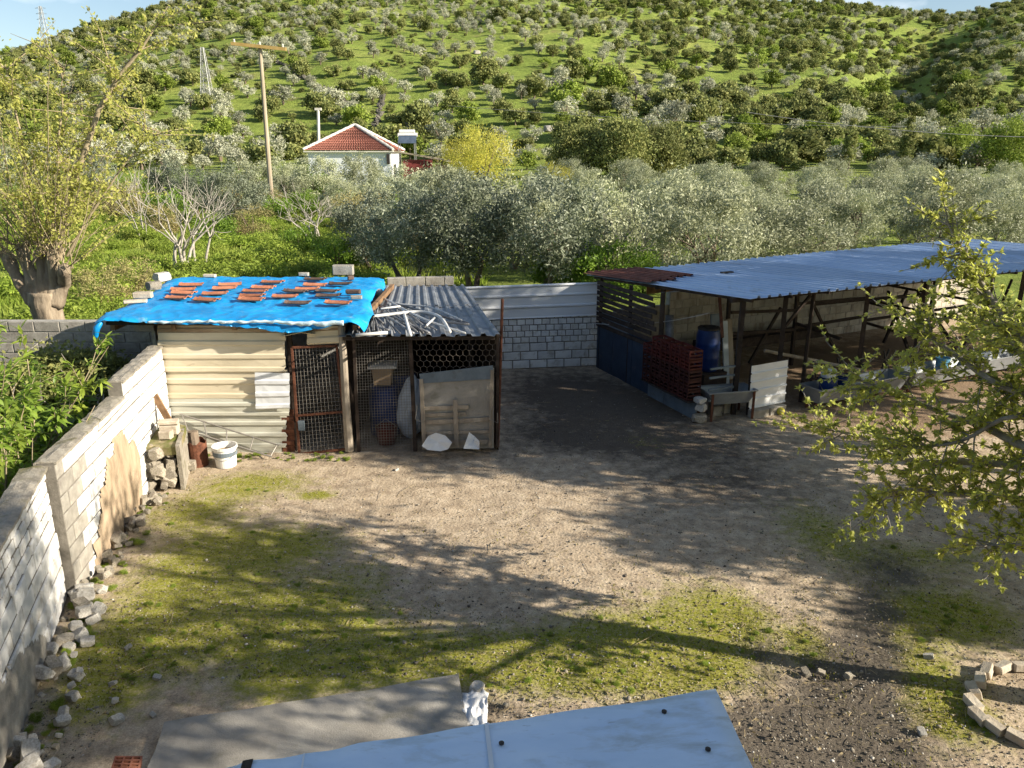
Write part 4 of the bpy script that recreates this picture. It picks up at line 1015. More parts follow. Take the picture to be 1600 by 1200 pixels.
# low white sheet and its blocks
pan = thing('sheet_hurdle', bp(.85, -.15), 'low hurdle of white horizontally ribbed sheet at the barn front', 'hurdle')
for k in range(5):
    z1 = .16 + .165 * (5 - k); mb = MB()
    corrq(mb, bp(.36, -.18 - .004 * k, z1), bp(.36, -.18 - .004 * k, z1 - .172), bp(1.26, -.18 - .004 * k, z1 - .16), bp(1.26, -.18 - .004 * k, z1 + .012), 1, .025, [(0, 0), (.75, 0), (.82, 1), (.94, 1), (1, 0)], 4, seed=60 + k); mb.build('sheet', M['whitesheet'], pan)
for s in (.42, 1.2):
    mb = MB(); mb.bar(bp(s, -.12, -.02), bp(s, -.12, 1.0), .05); mb.build('stake', M['darkwood'], pan)
for k, s in enumerate((.55, .98)):
    p = bp(s, -.26, .075); tag(link('concrete_block', block_mesh(.4, .16, .15, M['block']), None, p, (0, 0, BANG + .02)), ('left' if k == 0 else 'right') + ' grey block under the white sheet hurdle', 'block')
for k, (u, v, sz, mt, lb) in enumerate(((1142, 650, (.26, .2, .24), 'wood', 'weathered tan block under the small trough'), (1122, 655, (.2, .2, .2), 'block', 'grey block behind the leg of the small trough'))):
    p = G(u, v); tag(link('concrete_block', block_mesh(sz[0], sz[2], sz[1], M[mt] if mt != 'wood' else M['paver']), None, (p.x, p.y + .25, sz[2] / 2), (0, 0, .3)), lb, 'block')
for k, (z, dx) in enumerate(((.10, 0), (.30, .02), (.44, -.01))):
    p = G(1093, 662); tag(link('stone', STW[k] if k else STN[3], None, (p.x + dx, p.y + .05, z), (0, 0, k), (.17 - .02 * k, .14, .13 - .02 * k)), ('bottom', 'middle', 'top')[k] + ' pale stone piled at the barn corner left of the small trough', 'stone')
mb = MB(); mb.obox(bp(8.6, -.45, .05), bp(11.6, -.45) - bp(8.6, -.45), bp(0, .03) - bp(0, 0), Z * .5); o = mb.thing('barrier_sheet', M['whitesheet'], 'long sunlit white panel closing the right end of the barn front', 'panel')
drum(bp(.75, 1.5, .0) + Z * .45, .24, .86, M['bluep'], 'tall dark blue plastic drum standing inside the barn')
mb = MB(); mb.box(bp(.75, 1.5, .225), (.6, .6, .44), BANG); mb.thing('low_stand', M['darkwood'], 'dark low stand carrying the blue drum in the barn', 'stand')
for k, (s, t, wd, h, mt, lb) in enumerate(((1.15, 1.7, .22, 1.5, 'slatebl', 'dark grey board leaning inside the barn right of the drum'), (1.38, 1.6, .14, 1.35, 'sack', 'narrow pale board leaning inside the barn'), (1.72, 1.9, .2, 1.3, 'wood', 'greyish board leaning against the cream wall'))):
    mb = MB(); mb.obox(bp(s, t, 0), bp(s + wd, t) - bp(s, t), bp(0, .03) - bp(0, 0), V(Bn.x * .22, Bn.y * .22, h)); mb.thing('leaning_board', M[mt], lb, 'board')
mb = MB(); mb.tube([bp(.25, 2.0, .0), bp(.32, 2.25, 1.5)], .09, 10); mb.thing('grey_cylinder', M['greypipe'], 'upright dull grey cylinder in the dark left of the drum', 'cylinder', smooth=True)
def tub(c, r, h, mat, label, name='bucket', rim=None, fill=None, hd=True):
    mb = MB(); mb.lathe(c, [(r * .82, 0), (r * .96, h * .86), (r * 1.05, h * .88), (r * 1.06, h), (r * .97, h), (r * .93, h * .8), (r * .8, .02)], 28, (True, True))
    o = mb.thing(name, mat, label, 'bucket', smooth=False, base=Vector(c))
    if hd:
        mb = MB(); k = 10; mb.tube([Vector(c) + V(r * 1.05 * math.cos(math.pi * i / k), -r * .62 * math.sin(math.pi * i / k) - r * .3 * math.sin(math.pi * i / k), h * .9 - .5 * h * math.sin(math.pi * i / k)) for i in range(k + 1)], .004, 5); mb.build('handle', M['wire'], o)
    if fill:
        mb = MB(); mb.lathe(Vector(c) + Z * h * .72, [(r * .9, 0), (0.001, .002)], 28, (False, False)); mb.build('contents', fill, o)
    return o
tub(bp(2.15, -.38, .16), .17, .42, M['bluep'], 'dark blue tub in the trough with a pale bag on it')
tub(bp(2.62, -.36, .16), .17, .40, M['bluep'], 'second dark blue tub in the trough, right of the bag')
tub(bp(5.6, -.34, .16), .14, .42, M['cyanp'], 'pale blue bucket in the trough behind the branches')
mb = MB(); mb.box(bp(2.15, -.38, .68), (.30, .18, .18), BANG + .1, None); o = mb.thing('pale_bag', M['sack'], 'pale folded bag on the dark blue tub', 'bag')
bv = o.modifiers.new('soft', 'BEVEL'); bv.width = .05; bv.segments = 3
p = G(1219, 648); bm = bmesh.new(); bmesh.ops.create_uvsphere(bm, u_segments=20, v_segments=12, radius=.075); me = bpy.data.meshes.new('ball'); bm.to_mesh(me); bm.free(); me.materials.append(M['yellow'])
me.polygons.foreach_set('use_smooth', [True] * len(me.polygons)); tag(link('ball', me, None, (p.x, p.y, .07)), 'yellow ball beside the white sheet hurdle', 'ball')
mb = MB(); p, q = D(925, 505, 17.1), bp(.22, .9, 0); q = D(1109, 489, 14.6)
mb.tube([p.lerp(q, t) - Z * .22 * 4 * t * (1 - t) * .5 for t in [i / 14 for i in range(15)]], .006, 5); mb.thing('washing_line', M['pvc'], 'thin white line sagging from the back wall to the barn post', 'rope')

# ------------------------------------------------------------------ things standing about the yard
p = G(354, 727); tub(V(p.x, p.y, .0), .185, .34, M['white'], 'white plastic bucket half full of murky water by the shed', fill=M['plaster'], name='bucket')
band = MB(); band.lathe((p.x, p.y, .19), [(.180, 0), (.184, .07)], 28, (False, False)); bo = band.build('label_band', M['slatebl'], [o for o in bpy.data.objects if o.get('label', '').startswith('white plastic bucket half')][0])
p = G(311, 726); mb = MB(); g = []
for i in range(15):
    a = -2.2 + i * .34; hh = .40 + .03 * math.sin(i * 1.9); g.append([p + V(.15 * math.cos(a), .15 * math.sin(a), z) for z in (0, hh * .5, hh)])
mb.slab(g, V(0, .004, 0)); o = mb.thing('rusty_drum', M['rust'], 'cut-down rusty drum holding a log between plinth and bucket', 'drum')
mb = MB(); mb.tube([p + V(-.04, .0, .01), p + V(-.05, .03, .55)], [.085, .08], 10); mb.thing('log', M['bark'], 'dark log standing in the rusty drum', 'log')
lad = thing('metal_ladder', F(425, 712), 'narrow metal ladder lying aslant against the shed front', 'ladder')
r1a, r1b, r2a, r2b = F(281, 647, -.10), F(436, 696, -.16), F(291, 672, -.28), F(425, 714, -.36)
for a, b in ((r1a, r1b), (r2a, r2b)): mb = MB(); mb.tube([a, b], .014, 8); mb.build('rail', M['wire'], lad)
for t in (.02, .24, .47, .74, .98): mb = MB(); mb.tube([r1a.lerp(r1b, t), r2a.lerp(r2b, t)], .010, 6); mb.build('rung', M['wire'], lad)
# rubble plinth at the wall corner
pl = thing('stone_plinth', (-5.0, 10.9, 0), 'mossy rubble stone plinth between the white wall and the shed', 'plinth')
rr = random.Random(9)
for k in range(46):
    x, y, z = rr.uniform(-5.33, -4.95), rr.uniform(10.35, 11.1), rr.uniform(.04, .60); sc = rr.uniform(.07, .13)
    if k > 12: y = rr.uniform(10.32, 10.55)
    link('stone', rr.choice(STN), pl, (x, y, z), (rr.random() * 3, rr.random() * 3, rr.random() * 3), (sc, sc, sc))
mb = MB(); g = []
for i in range(9):
    g.append([Vector((-4.78 - .03 * i - .02 * noise.noise(Vector((i, k, 0))), 10.40 + i * .10, k * .10 + (.02 * noise.noise(Vector((i * .9, 2, 0))) if k == 7 else 0))) for k in range(8)])
mb.slab(g, V(.06, 0, 0)); mb.build('render_face', M['coping'], pl)
moss = pmat('mossy_top', [(.35, (.10, .12, .02)), (.55, (.22, .19, .10)), (.7, (.40, .33, .21))], 7, bump=.8, bscale=40)
mb = MB(); g = [[Vector((-5.30 + i * .073 - j * .026, 10.42 + j * .09, .66 + .03 * noise.noise(Vector((i * .8, j * .8, 4))) + .05 * j / 8)) for j in range(10)] for i in range(8)]
mb.slab(g, Z * .12); mb.build('top', moss, pl)
for k, (u, v, z, sz, lb) in enumerate(((272, 704, .69, (.17, .14, .12), 'lowest small pale block on the plinth by the white wall'), (271, 690, .72, (.26, .16, .14), 'pale brick behind the small block on the plinth'), (270, 676, .87, (.27, .15, .06), 'thin pale brick on top of the small stack on the plinth'))):
    p = G(u, v, z); p = Vector((-5.10, 10.72 + .13 * min(k, 1), z + sz[2] / 2)); tag(link('brick', block_mesh(sz[0], sz[2], sz[1], M['paver'], .012), None, p, (0, 0, .1 * k)), lb, 'brick')
mb = MB(); mb.bar((-5.10, 11.0, .72), (-5.40, 11.15, 1.22), .10, .03, V(0, 1, 0)); mb.thing('plank', M['woodbrown'], 'short reddish plank leaning on the white wall behind the bricks', 'plank')
# concrete pad, hollow brick, film
def pad():
    P = [(-.50, 6.13), (-1.3, 5.90), (-2.3, 5.66), (-2.95, 5.50), (-2.75, 4.3), (-2.3, 2.6), (-.05, 2.6), (-.18, 4.4)]
    bm = bmesh.new(); vs = [bm.verts.new((x, y, .075)) for x, y in P]; f = bm.faces.new(vs)
    r = bmesh.ops.extrude_face_region(bm, geom=[f])
    for v in [e for e in r['geom'] if isinstance(e, bmesh.types.BMVert)]: v.co.z -= .16
    bmesh.ops.subdivide_edges(bm, edges=bm.edges[:], cuts=6, use_grid_fill=True)
    for v in bm.verts:
        if v.co.z > 0: v.co += Vector((.018 * noise.noise(v.co * 3), .02 * noise.noise(v.co * 3 + V(5, 0, 0)), .006 * noise.noise(v.co * 2)))
    bmesh.ops.recalc_face_normals(bm, faces=bm.faces)
    me = bpy.data.meshes.new('concrete_pavement'); bm.to_mesh(me); bm.free(); me.materials.append(M['concrete'])
    tag(link('concrete_pavement', me), kind='structure')
pad()
def hollow_brick():
    mb = MB(); L, W_, H = .29, .19, .19; nx, nzc = 5, 3; t = .012; tx = (W_ - (nx + 1) * t) / nx; th = (H - (nzc + 1) * t) / nzc
    for i in range(nx + 1): mb.obox((-L / 2, -W_ / 2 + i * (tx + t), 0), (L, 0, 0), (0, t, 0), (0, 0, H))
    for k in range(nzc + 1):
        for i in range(nx): mb.obox((-L / 2 + .002, -W_ / 2 + t + i * (tx + t), k * (th + t)), (L - .004, 0, 0), (0, tx, 0), (0, 0, t))
    me = mb.mesh('hollow_brick', M['brick']); p = G(232, 1235, .1)
    o = link('hollow_brick', me, None, (p.x - .03, p.y - .06, .26), (R(4), R(-90) + .2, R(12)))
    o.rotation_euler = (0, R(-78), R(14)); o.location.z = .24
    tag(o, 'red hollow clay brick on the concrete at the bottom left', 'brick')
hollow_brick()
def crumple(c, sx, sy, h, mat, label, name, seed, nx=18, ny=18):
    g = []
    for i in range(nx + 1):
        row = []
        for j in range(ny + 1):
            a, b = i / nx * 2 - 1, j / ny * 2 - 1
            k = 1 + .25 * noise.noise(Vector((a, b, seed)))
            fall = max(0, 1 - (a * a * b * b)) 
            row.append(Vector(c) + V(a * sx * k, b * sy * k, h * (.35 + .65 * abs(noise.noise(Vector((a * 2.2, b * 2.2, seed + 3))))) * fall + .01))
        g.append(row)
    mb = MB(); mb.slab(g, Z * .004); return mb.thing(name, mat, label, 'litter', smooth=True)
p = G(741, 1112); crumple((p.x, p.y, 0), .12, .24, .10, M['litter'], 'crumpled white plastic bag beside the concrete pavement corner', 'plastic_bag', 3)
p = G(745, 1082); tag(link('stone', STW[2], None, (p.x, p.y, .05), (0, 0, 1), .08), 'white stone just beyond the crumpled plastic bag', 'stone')
for k, (u, v, s, lb) in enumerate(((246, 1060, .07, 'bright white stone on mossy ground left of the pavement'), (183, 1127, .10, 'largest pale stone near the foot of the left wall'), (180, 1096, .065, 'grey-white stone between two others near the left wall'), (176, 1069, .06, 'small pale stone farthest from the pavement on the left'),
        (200, 1013, .06, 'round tan stone on moss near the render patch'), (1258, 1052, .08, 'pale stone at the lower edge of the moss island'), (1283, 1052, .07, 'pale stone lying right of the first at the moss island'), (1325, 1058, .08, 'pale stone on wet gravel near the trunk shadow'),
        (808, 712, .07, 'flat pale stone on dark ground by the rusty pole'), (1450, 1028, .09, 'pale flat stone on the mossy ground at right'), (620, 735, .06, 'pale pebble on bare dirt before the pen'), (1440, 1145, .07, 'dark edged stone on moss near the brick ring'), (240, 1118, .05, 'small whitish stone left of the pavement edge'))):
    s *= .68; p = G(u, v); tag(link('stone', (STW + STN)[k % 9], None, (p.x, p.y, s * .3), (.2, .3, k), (s * 1.2, s, s * .8)), lb, 'stone')
# ring of bricks round the tree
for k, (u, v, tl) in enumerate(((1597, 1041, .2), (1567, 1042, .25), (1542, 1047, .3), (1532, 1062, .25), (1521, 1078, .3), (1521, 1098, .1), (1529, 1118, .15), (1553, 1133, .1), (1591, 1152, .05), (1640, 1165, .1), (1690, 1150, .1), (1740, 1110, .2), (1735, 1070, .2), (1690, 1045, .2), (1640, 1040, .2))):
    p = G(u, v, .05); c = Vector((4.87, 5.82, 0)); a = math.atan2(p.y - c.y, p.x - c.x)
    o = link('edging_brick', block_mesh(.17, .075, .09, M['paver'], .008), None, (p.x, p.y, .045), (tl, .05 * (k % 3), a + math.pi / 2 + .1 * ((k * 7) % 3 - 1)))
    tag(o, 'pale brick in the ring around the tree, %s counting from the far right edge leftward' % (ORD[k]), 'brick', 'bricks ringing the tree')
# awning below the balcony
def awning():
    far = [G(330, 1210, 2.33), G(385, 1189, 2.36), G(470, 1180, 2.38), G(560, 1163, 2.39), G(720, 1137, 2.40), G(900, 1110, 2.42), G(1118, 1077, 2.44)]
    near = [V(-1.05, 1.2, 2.62), V(-.85, 1.2, 2.63), V(-.62, 1.2, 2.65), V(-.4, 1.2, 2.66), V(-.05, 1.2, 2.67), V(.42, 1.2, 2.68), V(.90, 1.2, 2.68)]
    def curve(P, t):
        x = t * (len(P) - 1); i = min(int(x), len(P) - 2); return P[i].lerp(P[i + 1], x - i)
    g = []
    for i in range(41):
        t = i / 40; row = []
        for j in range(17):
            s = j / 16; p = curve(far, t).lerp(curve(near, t), s)
            p.z += -.035 * math.sin(s * math.pi) * math.sin(t * math.pi) + .006 * noise.noise(Vector((t * 7, s * 5, 0))) + .004 * math.sin(t * 40 + s * 9)
            row.append(p)
        g.append(row)
    o = thing('awning', (0, 1.2, 2.4), 'pale sheet awning with painted sky tint below the viewpoint at the bottom edge', 'awning')
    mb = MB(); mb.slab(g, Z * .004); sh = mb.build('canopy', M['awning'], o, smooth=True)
    mb = MB(); mb.tube([curve(far, i / 12) - Z * .02 for i in range(13)], .012, 6); mb.build('front_tube', M['rust'], o)
    for t in (.03, .97):
        p = curve(far, t); mb = MB(); mb.bar(Vector((p.x, p.y - .1, 0)), p - Z * .03 - V(0, .1, 0), .04); mb.build('post', M['rust'], o)
    mb = MB(); q = [curve(far, .155 + k * .008).lerp(curve(near, .155 + k * .008), s) + Z * .012 for k in (0, 5) for s in (-.01,)]
    mb.slab([[curve(far, a).lerp(curve(near, a), s) + Z * (.008 - .03 * math.sin(s * math.pi)) for s in (0, .05, .1, .2, .3)] for a in (.150, .188)], Z * .004); mb.build('strap', M['darkwood'], o)
    for t, s in ((.72, .10), (.72, .45), (.93, .07), (.96, .24)):
        p = curve(far, t).lerp(curve(near, t), s); p.z += .006 - .035 * math.sin(s * math.pi) * math.sin(t * math.pi); mb = MB(); mb.lathe(p, [(.011, 0), (.011, .006), (.005, .008)], 12, (True, True)); mb.build('eyelet', M['darksteel'], o)
    for t in (.34, .70):
        mb = MB(); mb.slab([[curve(far, t + d).lerp(curve(near, t + d), s / 8) + Z * (.006 - .035 * math.sin(s / 8 * math.pi) * math.sin(t * math.pi)) for s in range(9)] for d in (0, .006)], Z * .003); mb.build('seam', M['whitesheet'], o)
awning()
# the house whose balcony gives the view (behind and to the right of the camera)
hs = thing('plain_house', (2, -5, 0), 'two-storey pale house behind the viewpoint', 'house')
mb = MB(); mb.obox((-7, -9, 0), (9.9, 0, 0), (0, 8.0, 0), (0, 0, 6.6)); mb.build('wall', M['housew'], hs)
mb = MB(); mb.obox((3.6, -9, 0), (9.0, 0, 0), (0, 9.6, 0), (0, 0, 6.3)); mb.build('shading_wing', M['housew'], hs)  # unseen wing, added and sized to shade the awning
mb = MB(); mb.obox((-7.3, -9.3, 6.604), (20.2, 0, 0), (0, 8.6, 0), (0, 0, .18)); mb.build('roof', M['rooftile'], hs)
mb = MB(); mb.obox((-1.5, -.98, 2.95), (4.2, 0, 0), (0, 1.3, 0), (0, 0, .15)); mb.build('balcony_floor', M['concrete'], hs)
for x in (-5, -2):
    mb = MB(); mb.obox((x, -1.02, 1), (1.1, 0, 0), (0, .05, 0), (0, 0, 1.3)); mb.build('window', M['glass'], hs)
# ------------------------------------------------------------------ foliage tools
LM = {}
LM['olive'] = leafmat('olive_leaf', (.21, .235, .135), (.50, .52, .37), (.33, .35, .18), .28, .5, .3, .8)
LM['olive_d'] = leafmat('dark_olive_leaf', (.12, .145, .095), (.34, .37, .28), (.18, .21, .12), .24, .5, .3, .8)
LM['hill_o'] = leafmat('hill_olive_leaf', (.30, .315, .215), (.54, .55, .43), (.40, .40, .26), .24, .7, .15, .5)
LM['hill_d'] = leafmat('hill_oak_leaf', (.125, .155, .055), (.275, .305, .105), (.28, .27, .09), .27, .7, .15, .5)
LM['hill_g'] = leafmat('hill_green_leaf', (.15, .21, .04), (.30, .36, .07), (.22, .29, .05), .3, .7, .15, .5)
LM['yell'] = leafmat('yellow_shoot_leaf', (.58, .58, .13), (.82, .80, .26), (.66, .68, .17), .6, .6, .2)
LM['will'] = leafmat('yellow_osier', (.36, .34, .06), (.54, .49, .09), (.42, .43, .09), .4, .7, .15)
LM['fresh'] = leafmat('fresh_green_leaf', (.11, .20, .025), (.24, .36, .05), (.17, .27, .03), .42, .45, .35)
LM['peach'] = leafmat('peach_leaf', (.13, .22, .03), (.30, .42, .07), (.34, .40, .06), .48, .40, .4)
LM['spring'] = leafmat('spring_leaf', (.42, .48, .10), (.70, .72, .22), (.62, .62, .16), .62, .45, .35, 1.5)
LM['scrub'] = leafmat('scrub_leaf', (.19, .19, .07), (.36, .33, .14), (.36, .28, .14), .3, .7, .15, .9)
LM['grass'] = leafmat('grass_blade', (.15, .23, .03), (.31, .40, .06), (.34, .36, .09), .4, .6, .2, .3)
LM['dry'] = leafmat('dry_stalk', (.24, .19, .11), (.38, .31, .19), None, .2, .8, .1)

def unit(n, r=None):
    r = r or nrg; v = r.normal(size=(n, 3)); return v / np.linalg.norm(v, axis=1, keepdims=True)
def leaf_quads(C, ln, wd, r, dirs=None, var=.35):
    n = len(C); a = unit(n, r) if dirs is None else dirs; b = np.cross(a, unit(n, r)); b /= (np.linalg.norm(b, axis=1, keepdims=True) + 1e-9)
    L = ln * (1 + var * r.uniform(-1, 1, (n, 1))); W = wd * (1 + var * r.uniform(-1, 1, (n, 1)))
    v = np.stack([C - a * L / 2, C + b * W / 2 - a * L * .08, C + a * L / 2, C - b * W / 2 - a * L * .08], 1).reshape(-1, 3)
    return v, np.arange(n * 4).reshape(-1, 4)
def crown_points(r, cen, rad, nbl, per, spread, hollow=.45, squash=.8, clip=None):
    out = []; k = 0
    while k < nbl:
        d = unit(1, r)[0]; q = hollow + (1 - hollow) * r.random() ** .5
        c = np.array(cen) + d * q * np.array(rad)
        if clip and c[2] < clip: continue
        s = spread * r.uniform(.6, 1.35)
        m = int(per * r.uniform(.6, 1.4))
        p = c + r.normal(size=(m, 3)) * np.array([s, s, s * squash]) * .62
        out.append(p); k += 1
    return np.concatenate(out)
def grow(mb, p, d, L, r, depth, rr, tips, spread=.55, up=.12, n=5, seg=3, ratio=.68, kids=(2, 3), minr=.004):
    pts = [p]; rad = [r]; q = p
    for i in range(seg):
        d = (d + Vector((rr.gauss(0, .13), rr.gauss(0, .13), rr.gauss(0, .10) + up * .4))).normalized()
        q = q + d * (L / seg); pts.append(q); rad.append(max(minr, r * (1 - .42 * (i + 1) / seg)))
    mb.tube(pts, rad, n if depth > 1 else 4, False)
    if depth == 0: tips.append((q, d)); return
    for k in range(rr.randint(*kids)):
        ax = d.orthogonal().normalized(); ax.rotate(Matrix.Rotation(rr.uniform(0, 6.283), 3, d))
        nd = (d + ax * rr.uniform(.5, 1.0) * spread * 1.6 + Z * up).normalized()
        st = pts[-1] if k == 0 else pts[rr.randint(max(1, seg - 1), seg)]
        grow(mb, st, nd, L * ratio * rr.uniform(.75, 1.2), rad[-1] * rr.uniform(.7, .95), depth - 1, rr, tips, spread, up, n, seg, ratio, kids, minr)
    tips.append((q, d))

# ------------------------------------------------------------------ olive trees of the orchard
def olive_proto(seed, rx=2.2, h=4.2, leafm='olive', per=170, nbl=64, low=.75):
    r = np.random.default_rng(seed); rr = random.Random(seed)
    mb = MB(); tips = []
    for k in range(rr.choice((2, 3))):
        a = rr.uniform(0, 6.28); d = Vector((math.cos(a) * .35, math.sin(a) * .35, 1)).normalized()
        grow(mb, Vector((.08 * math.cos(a), .08 * math.sin(a), -.15)), d, 1.35, .13, 3, rr, tips, .62, .10, 6, 4, .66, (2, 3), .012)
    P = crown_points(r, (0, 0, h * .60), (rx * r.uniform(.85, 1.15), rx * r.uniform(.85, 1.15), h * .40), nbl, per, .37, .42, .9, low)
    v, q = leaf_quads(P, .16, .052, r)
    return mb.mesh('olive_trunk', M['bark'], True), np_mesh('olive_crown', v, q, LM[leafm])
def place_tree(name, protos, loc, sc, rz, label, cat, group=None):
    o = bpy.data.objects.new(name, None); COL.objects.link(o); o.location = loc; o.rotation_euler = (0, 0, rz); o.scale = sc if hasattr(sc, '__len__') else (sc,) * 3
    for nm, me in (('trunk', protos[0]), ('crown', protos[1])):
        c = bpy.data.objects.new(nm, me); COL.objects.link(c); c.parent = o
    return tag(o, label, cat, group)
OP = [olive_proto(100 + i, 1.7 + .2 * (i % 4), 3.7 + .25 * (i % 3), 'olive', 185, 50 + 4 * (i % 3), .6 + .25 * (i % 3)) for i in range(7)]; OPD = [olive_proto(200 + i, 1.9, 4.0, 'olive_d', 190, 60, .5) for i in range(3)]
rr = random.Random(77)
near_ol = [(640, 28.0, .92, 1, 'dark olive tree directly behind the blue-tarped shed'), (735, 27.0, 1.0, 1, 'dark low-branched olive tree behind the pen roof'), (850, 26.5, 1.02, 1, 'dark olive tree behind the white back wall'),
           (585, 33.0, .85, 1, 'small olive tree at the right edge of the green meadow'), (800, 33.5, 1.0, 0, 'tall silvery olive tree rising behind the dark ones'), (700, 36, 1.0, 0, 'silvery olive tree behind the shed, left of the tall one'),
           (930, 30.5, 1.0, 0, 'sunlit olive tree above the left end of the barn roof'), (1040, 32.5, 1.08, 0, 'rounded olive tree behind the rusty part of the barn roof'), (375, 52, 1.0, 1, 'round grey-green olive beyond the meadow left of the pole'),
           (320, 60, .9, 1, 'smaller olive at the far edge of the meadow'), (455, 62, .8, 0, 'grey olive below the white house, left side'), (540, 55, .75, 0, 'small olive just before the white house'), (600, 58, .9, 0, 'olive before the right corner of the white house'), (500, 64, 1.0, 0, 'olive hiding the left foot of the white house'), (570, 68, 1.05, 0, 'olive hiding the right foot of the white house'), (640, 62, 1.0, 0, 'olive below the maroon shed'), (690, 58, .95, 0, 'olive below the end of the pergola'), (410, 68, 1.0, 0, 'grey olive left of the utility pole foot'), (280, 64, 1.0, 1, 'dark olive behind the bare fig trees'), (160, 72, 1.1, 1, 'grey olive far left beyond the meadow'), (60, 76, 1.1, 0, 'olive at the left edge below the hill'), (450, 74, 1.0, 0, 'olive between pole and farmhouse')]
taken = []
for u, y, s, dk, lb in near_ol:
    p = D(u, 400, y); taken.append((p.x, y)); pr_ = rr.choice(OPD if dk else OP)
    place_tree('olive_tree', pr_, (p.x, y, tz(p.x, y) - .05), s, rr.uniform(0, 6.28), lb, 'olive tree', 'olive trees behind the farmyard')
n_o = 0; tries = 0
while n_o < 84 and tries < 9000:
    tries += 1
    y = rr.uniform(25, 78) if tries % 2 else rr.uniform(25, 45); a = rr.uniform(.02, .76) if y > 36 else rr.uniform(.10, .76); x = a * y
    if y < 23.5 + .52 * max(0, x - 3): continue
    if any((x - b[0]) ** 2 + (y - b[1]) ** 2 < (3.9 + y * .012) ** 2 for b in taken): continue
    taken.append((x, y)); n_o += 1
    place_tree('olive_tree', rr.choice(OP), (x, y, tz(x, y) - .05), tuple(k_ * rr.uniform(.84, 1.16) * (.95 if y < 34 else .82) for k_ in (1, 1, 1)), rr.uniform(0, 6.28), 'silvery olive tree in the dense orchard behind the barn', 'olive tree', 'orchard olive trees behind the barn')

# ------------------------------------------------------------------ hillside trees
def far_tree(seed, leafm, rx, h, nbl, per, ls, trunk=True, low=.25, asp=.6, hollow=.35):
    r = np.random.default_rng(seed); rr_ = random.Random(seed)
    mb = MB()
    if trunk:
        for k in range(3):
            a = k * 2.1 + rr_.random(); mb.tube([(0, 0, -.4), (.15 * math.cos(a), .15 * math.sin(a), h * .3), (rx * .5 * math.cos(a), rx * .5 * math.sin(a), h * .62)], [.22, .15, .06], 5, False)
    else: mb.tube([(0, 0, -.4), (0, 0, h * .5)], [.2, .1], 5, False)
    P = crown_points(r, (0, 0, h * .60), (rx, rx, h * .40), nbl, per, rx * .26, hollow, .8, h * low)
    v, q = leaf_quads(P, ls, ls * asp, r)
    nt = len(mb.v); V_ = np.concatenate([np.array(mb.v, dtype=np.float32), v]); Q = np.concatenate([np.array([f for f in mb.f if len(f) == 4], dtype=np.int32), q + nt])
    mi = np.concatenate([np.zeros(sum(len(f) == 4 for f in mb.f)), np.ones(len(q))])
    return np_mesh('hill_tree', V_, Q, [M['bark'], LM[leafm]], mi)
HO = [far_tree(300 + i, 'hill_o', 2.0, 4.0, 26, 46, .42, True, .32, .5) for i in range(5)]
HD = [far_tree(320 + i, 'hill_d', 2.3, 4.0, 34, 60, .48, False, .12, .7) for i in range(5)]
HG = [far_tree(340 + i, 'hill_g', 2.4, 4.6, 32, 56, .48, False, .15, .7) for i in range(3)]
def hill_hit(u, v):
    d = ray(u, v); y = 125.0
    while y < 690:
        t = y / d.y; x, z = d.x * t, CAM_H + d.z * t
        if z < tz(x, y): return Vector((x, y, tz(x, y)))
        y += .7
    return None
def hill_forest():
    r = random.Random(41); pts = []; cell = {}
    tries = 0
    while tries < 150000 and len(pts) < 6300:
        tries += 1
        y = math.sqrt(r.uniform(112 ** 2, 530 ** 2)); a = r.uniform(-.74, .74); x = a * y
        dens = .56 + .62 * nz(x, y, 38, 3, 2.2)
        if a < -.30 and y > 300: dens += .45
        if a > .12: dens += .22
        if y > 420: dens += .35
        if y < 160 and a > .05: dens += .3
        if -.30 < a < -.10 and 165 < y < 230: dens -= .22
        if r.random() > dens: continue
        md = 2.6 if dens > .8 else 3.8
        k = (int(x // 7), int(y // 7))
        if any((x - q[0]) ** 2 + (y - q[1]) ** 2 < md * md for i in (-1, 0, 1) for j in (-1, 0, 1) for q in cell.get((k[0] + i, k[1] + j), [])): continue
        if -26 < x < -6 and y < 128: continue
        if -.33 < a < -.24 and y < 200 and r.random() < .5: continue
        cell.setdefault(k, []).append((x, y))
        oak = .30 + .9 * max(0, nz(x, y, 30, 2, 7.7)) + (.28 if a > .12 else 0) + (.25 if a < -.3 and y > 280 else 0)
        q_ = r.random(); kind = 1 if q_ < oak else 0
        if kind == 1 and r.random() < .17: kind = 2
        pts.append((x, y, tz(x, y), kind))
    pts.sort(key=lambda p: p[0] ** 2 + p[1] ** 2)
    cnt = [0, 0, 0]; rest = []
    nm = ['hill_olive_tree', 'hill_oak_tree', 'hill_green_tree']; sets = [HO, HD, HG]
    lb = ['small grey-green olive tree scattered on the grassy hillside', 'rounded dark evergreen oak scattered on the grassy hillside', 'fresh green tree among the hillside olives and oaks']
    gp = ['olive trees on the hillside', 'evergreen oaks on the hillside', 'fresh green trees on the hillside']
    for x, y, z, k in pts:
        sc = r.choice((r.uniform(.42, .75), r.uniform(.6, .95), r.uniform(.75, 1.2))) * .78 * (1.0 if k == 0 else r.uniform(.6, 1.4)); rz = r.uniform(0, 6.28)
        if y < 210: sc *= 1.3
        if cnt[k] < 300:
            cnt[k] += 1
            o = link(nm[k], r.choice(sets[k]), None, (x, y, z - .1), (0, 0, rz), (sc * r.uniform(.85, 1.2), sc * r.uniform(.85, 1.2), sc * r.uniform(.8, 1.1)))
            tag(o, lb[k], 'tree', gp[k])
        else: rest.append((x, y, z, k, sc, rz, r.randint(0, 4)))
    return rest
REST = hill_forest()
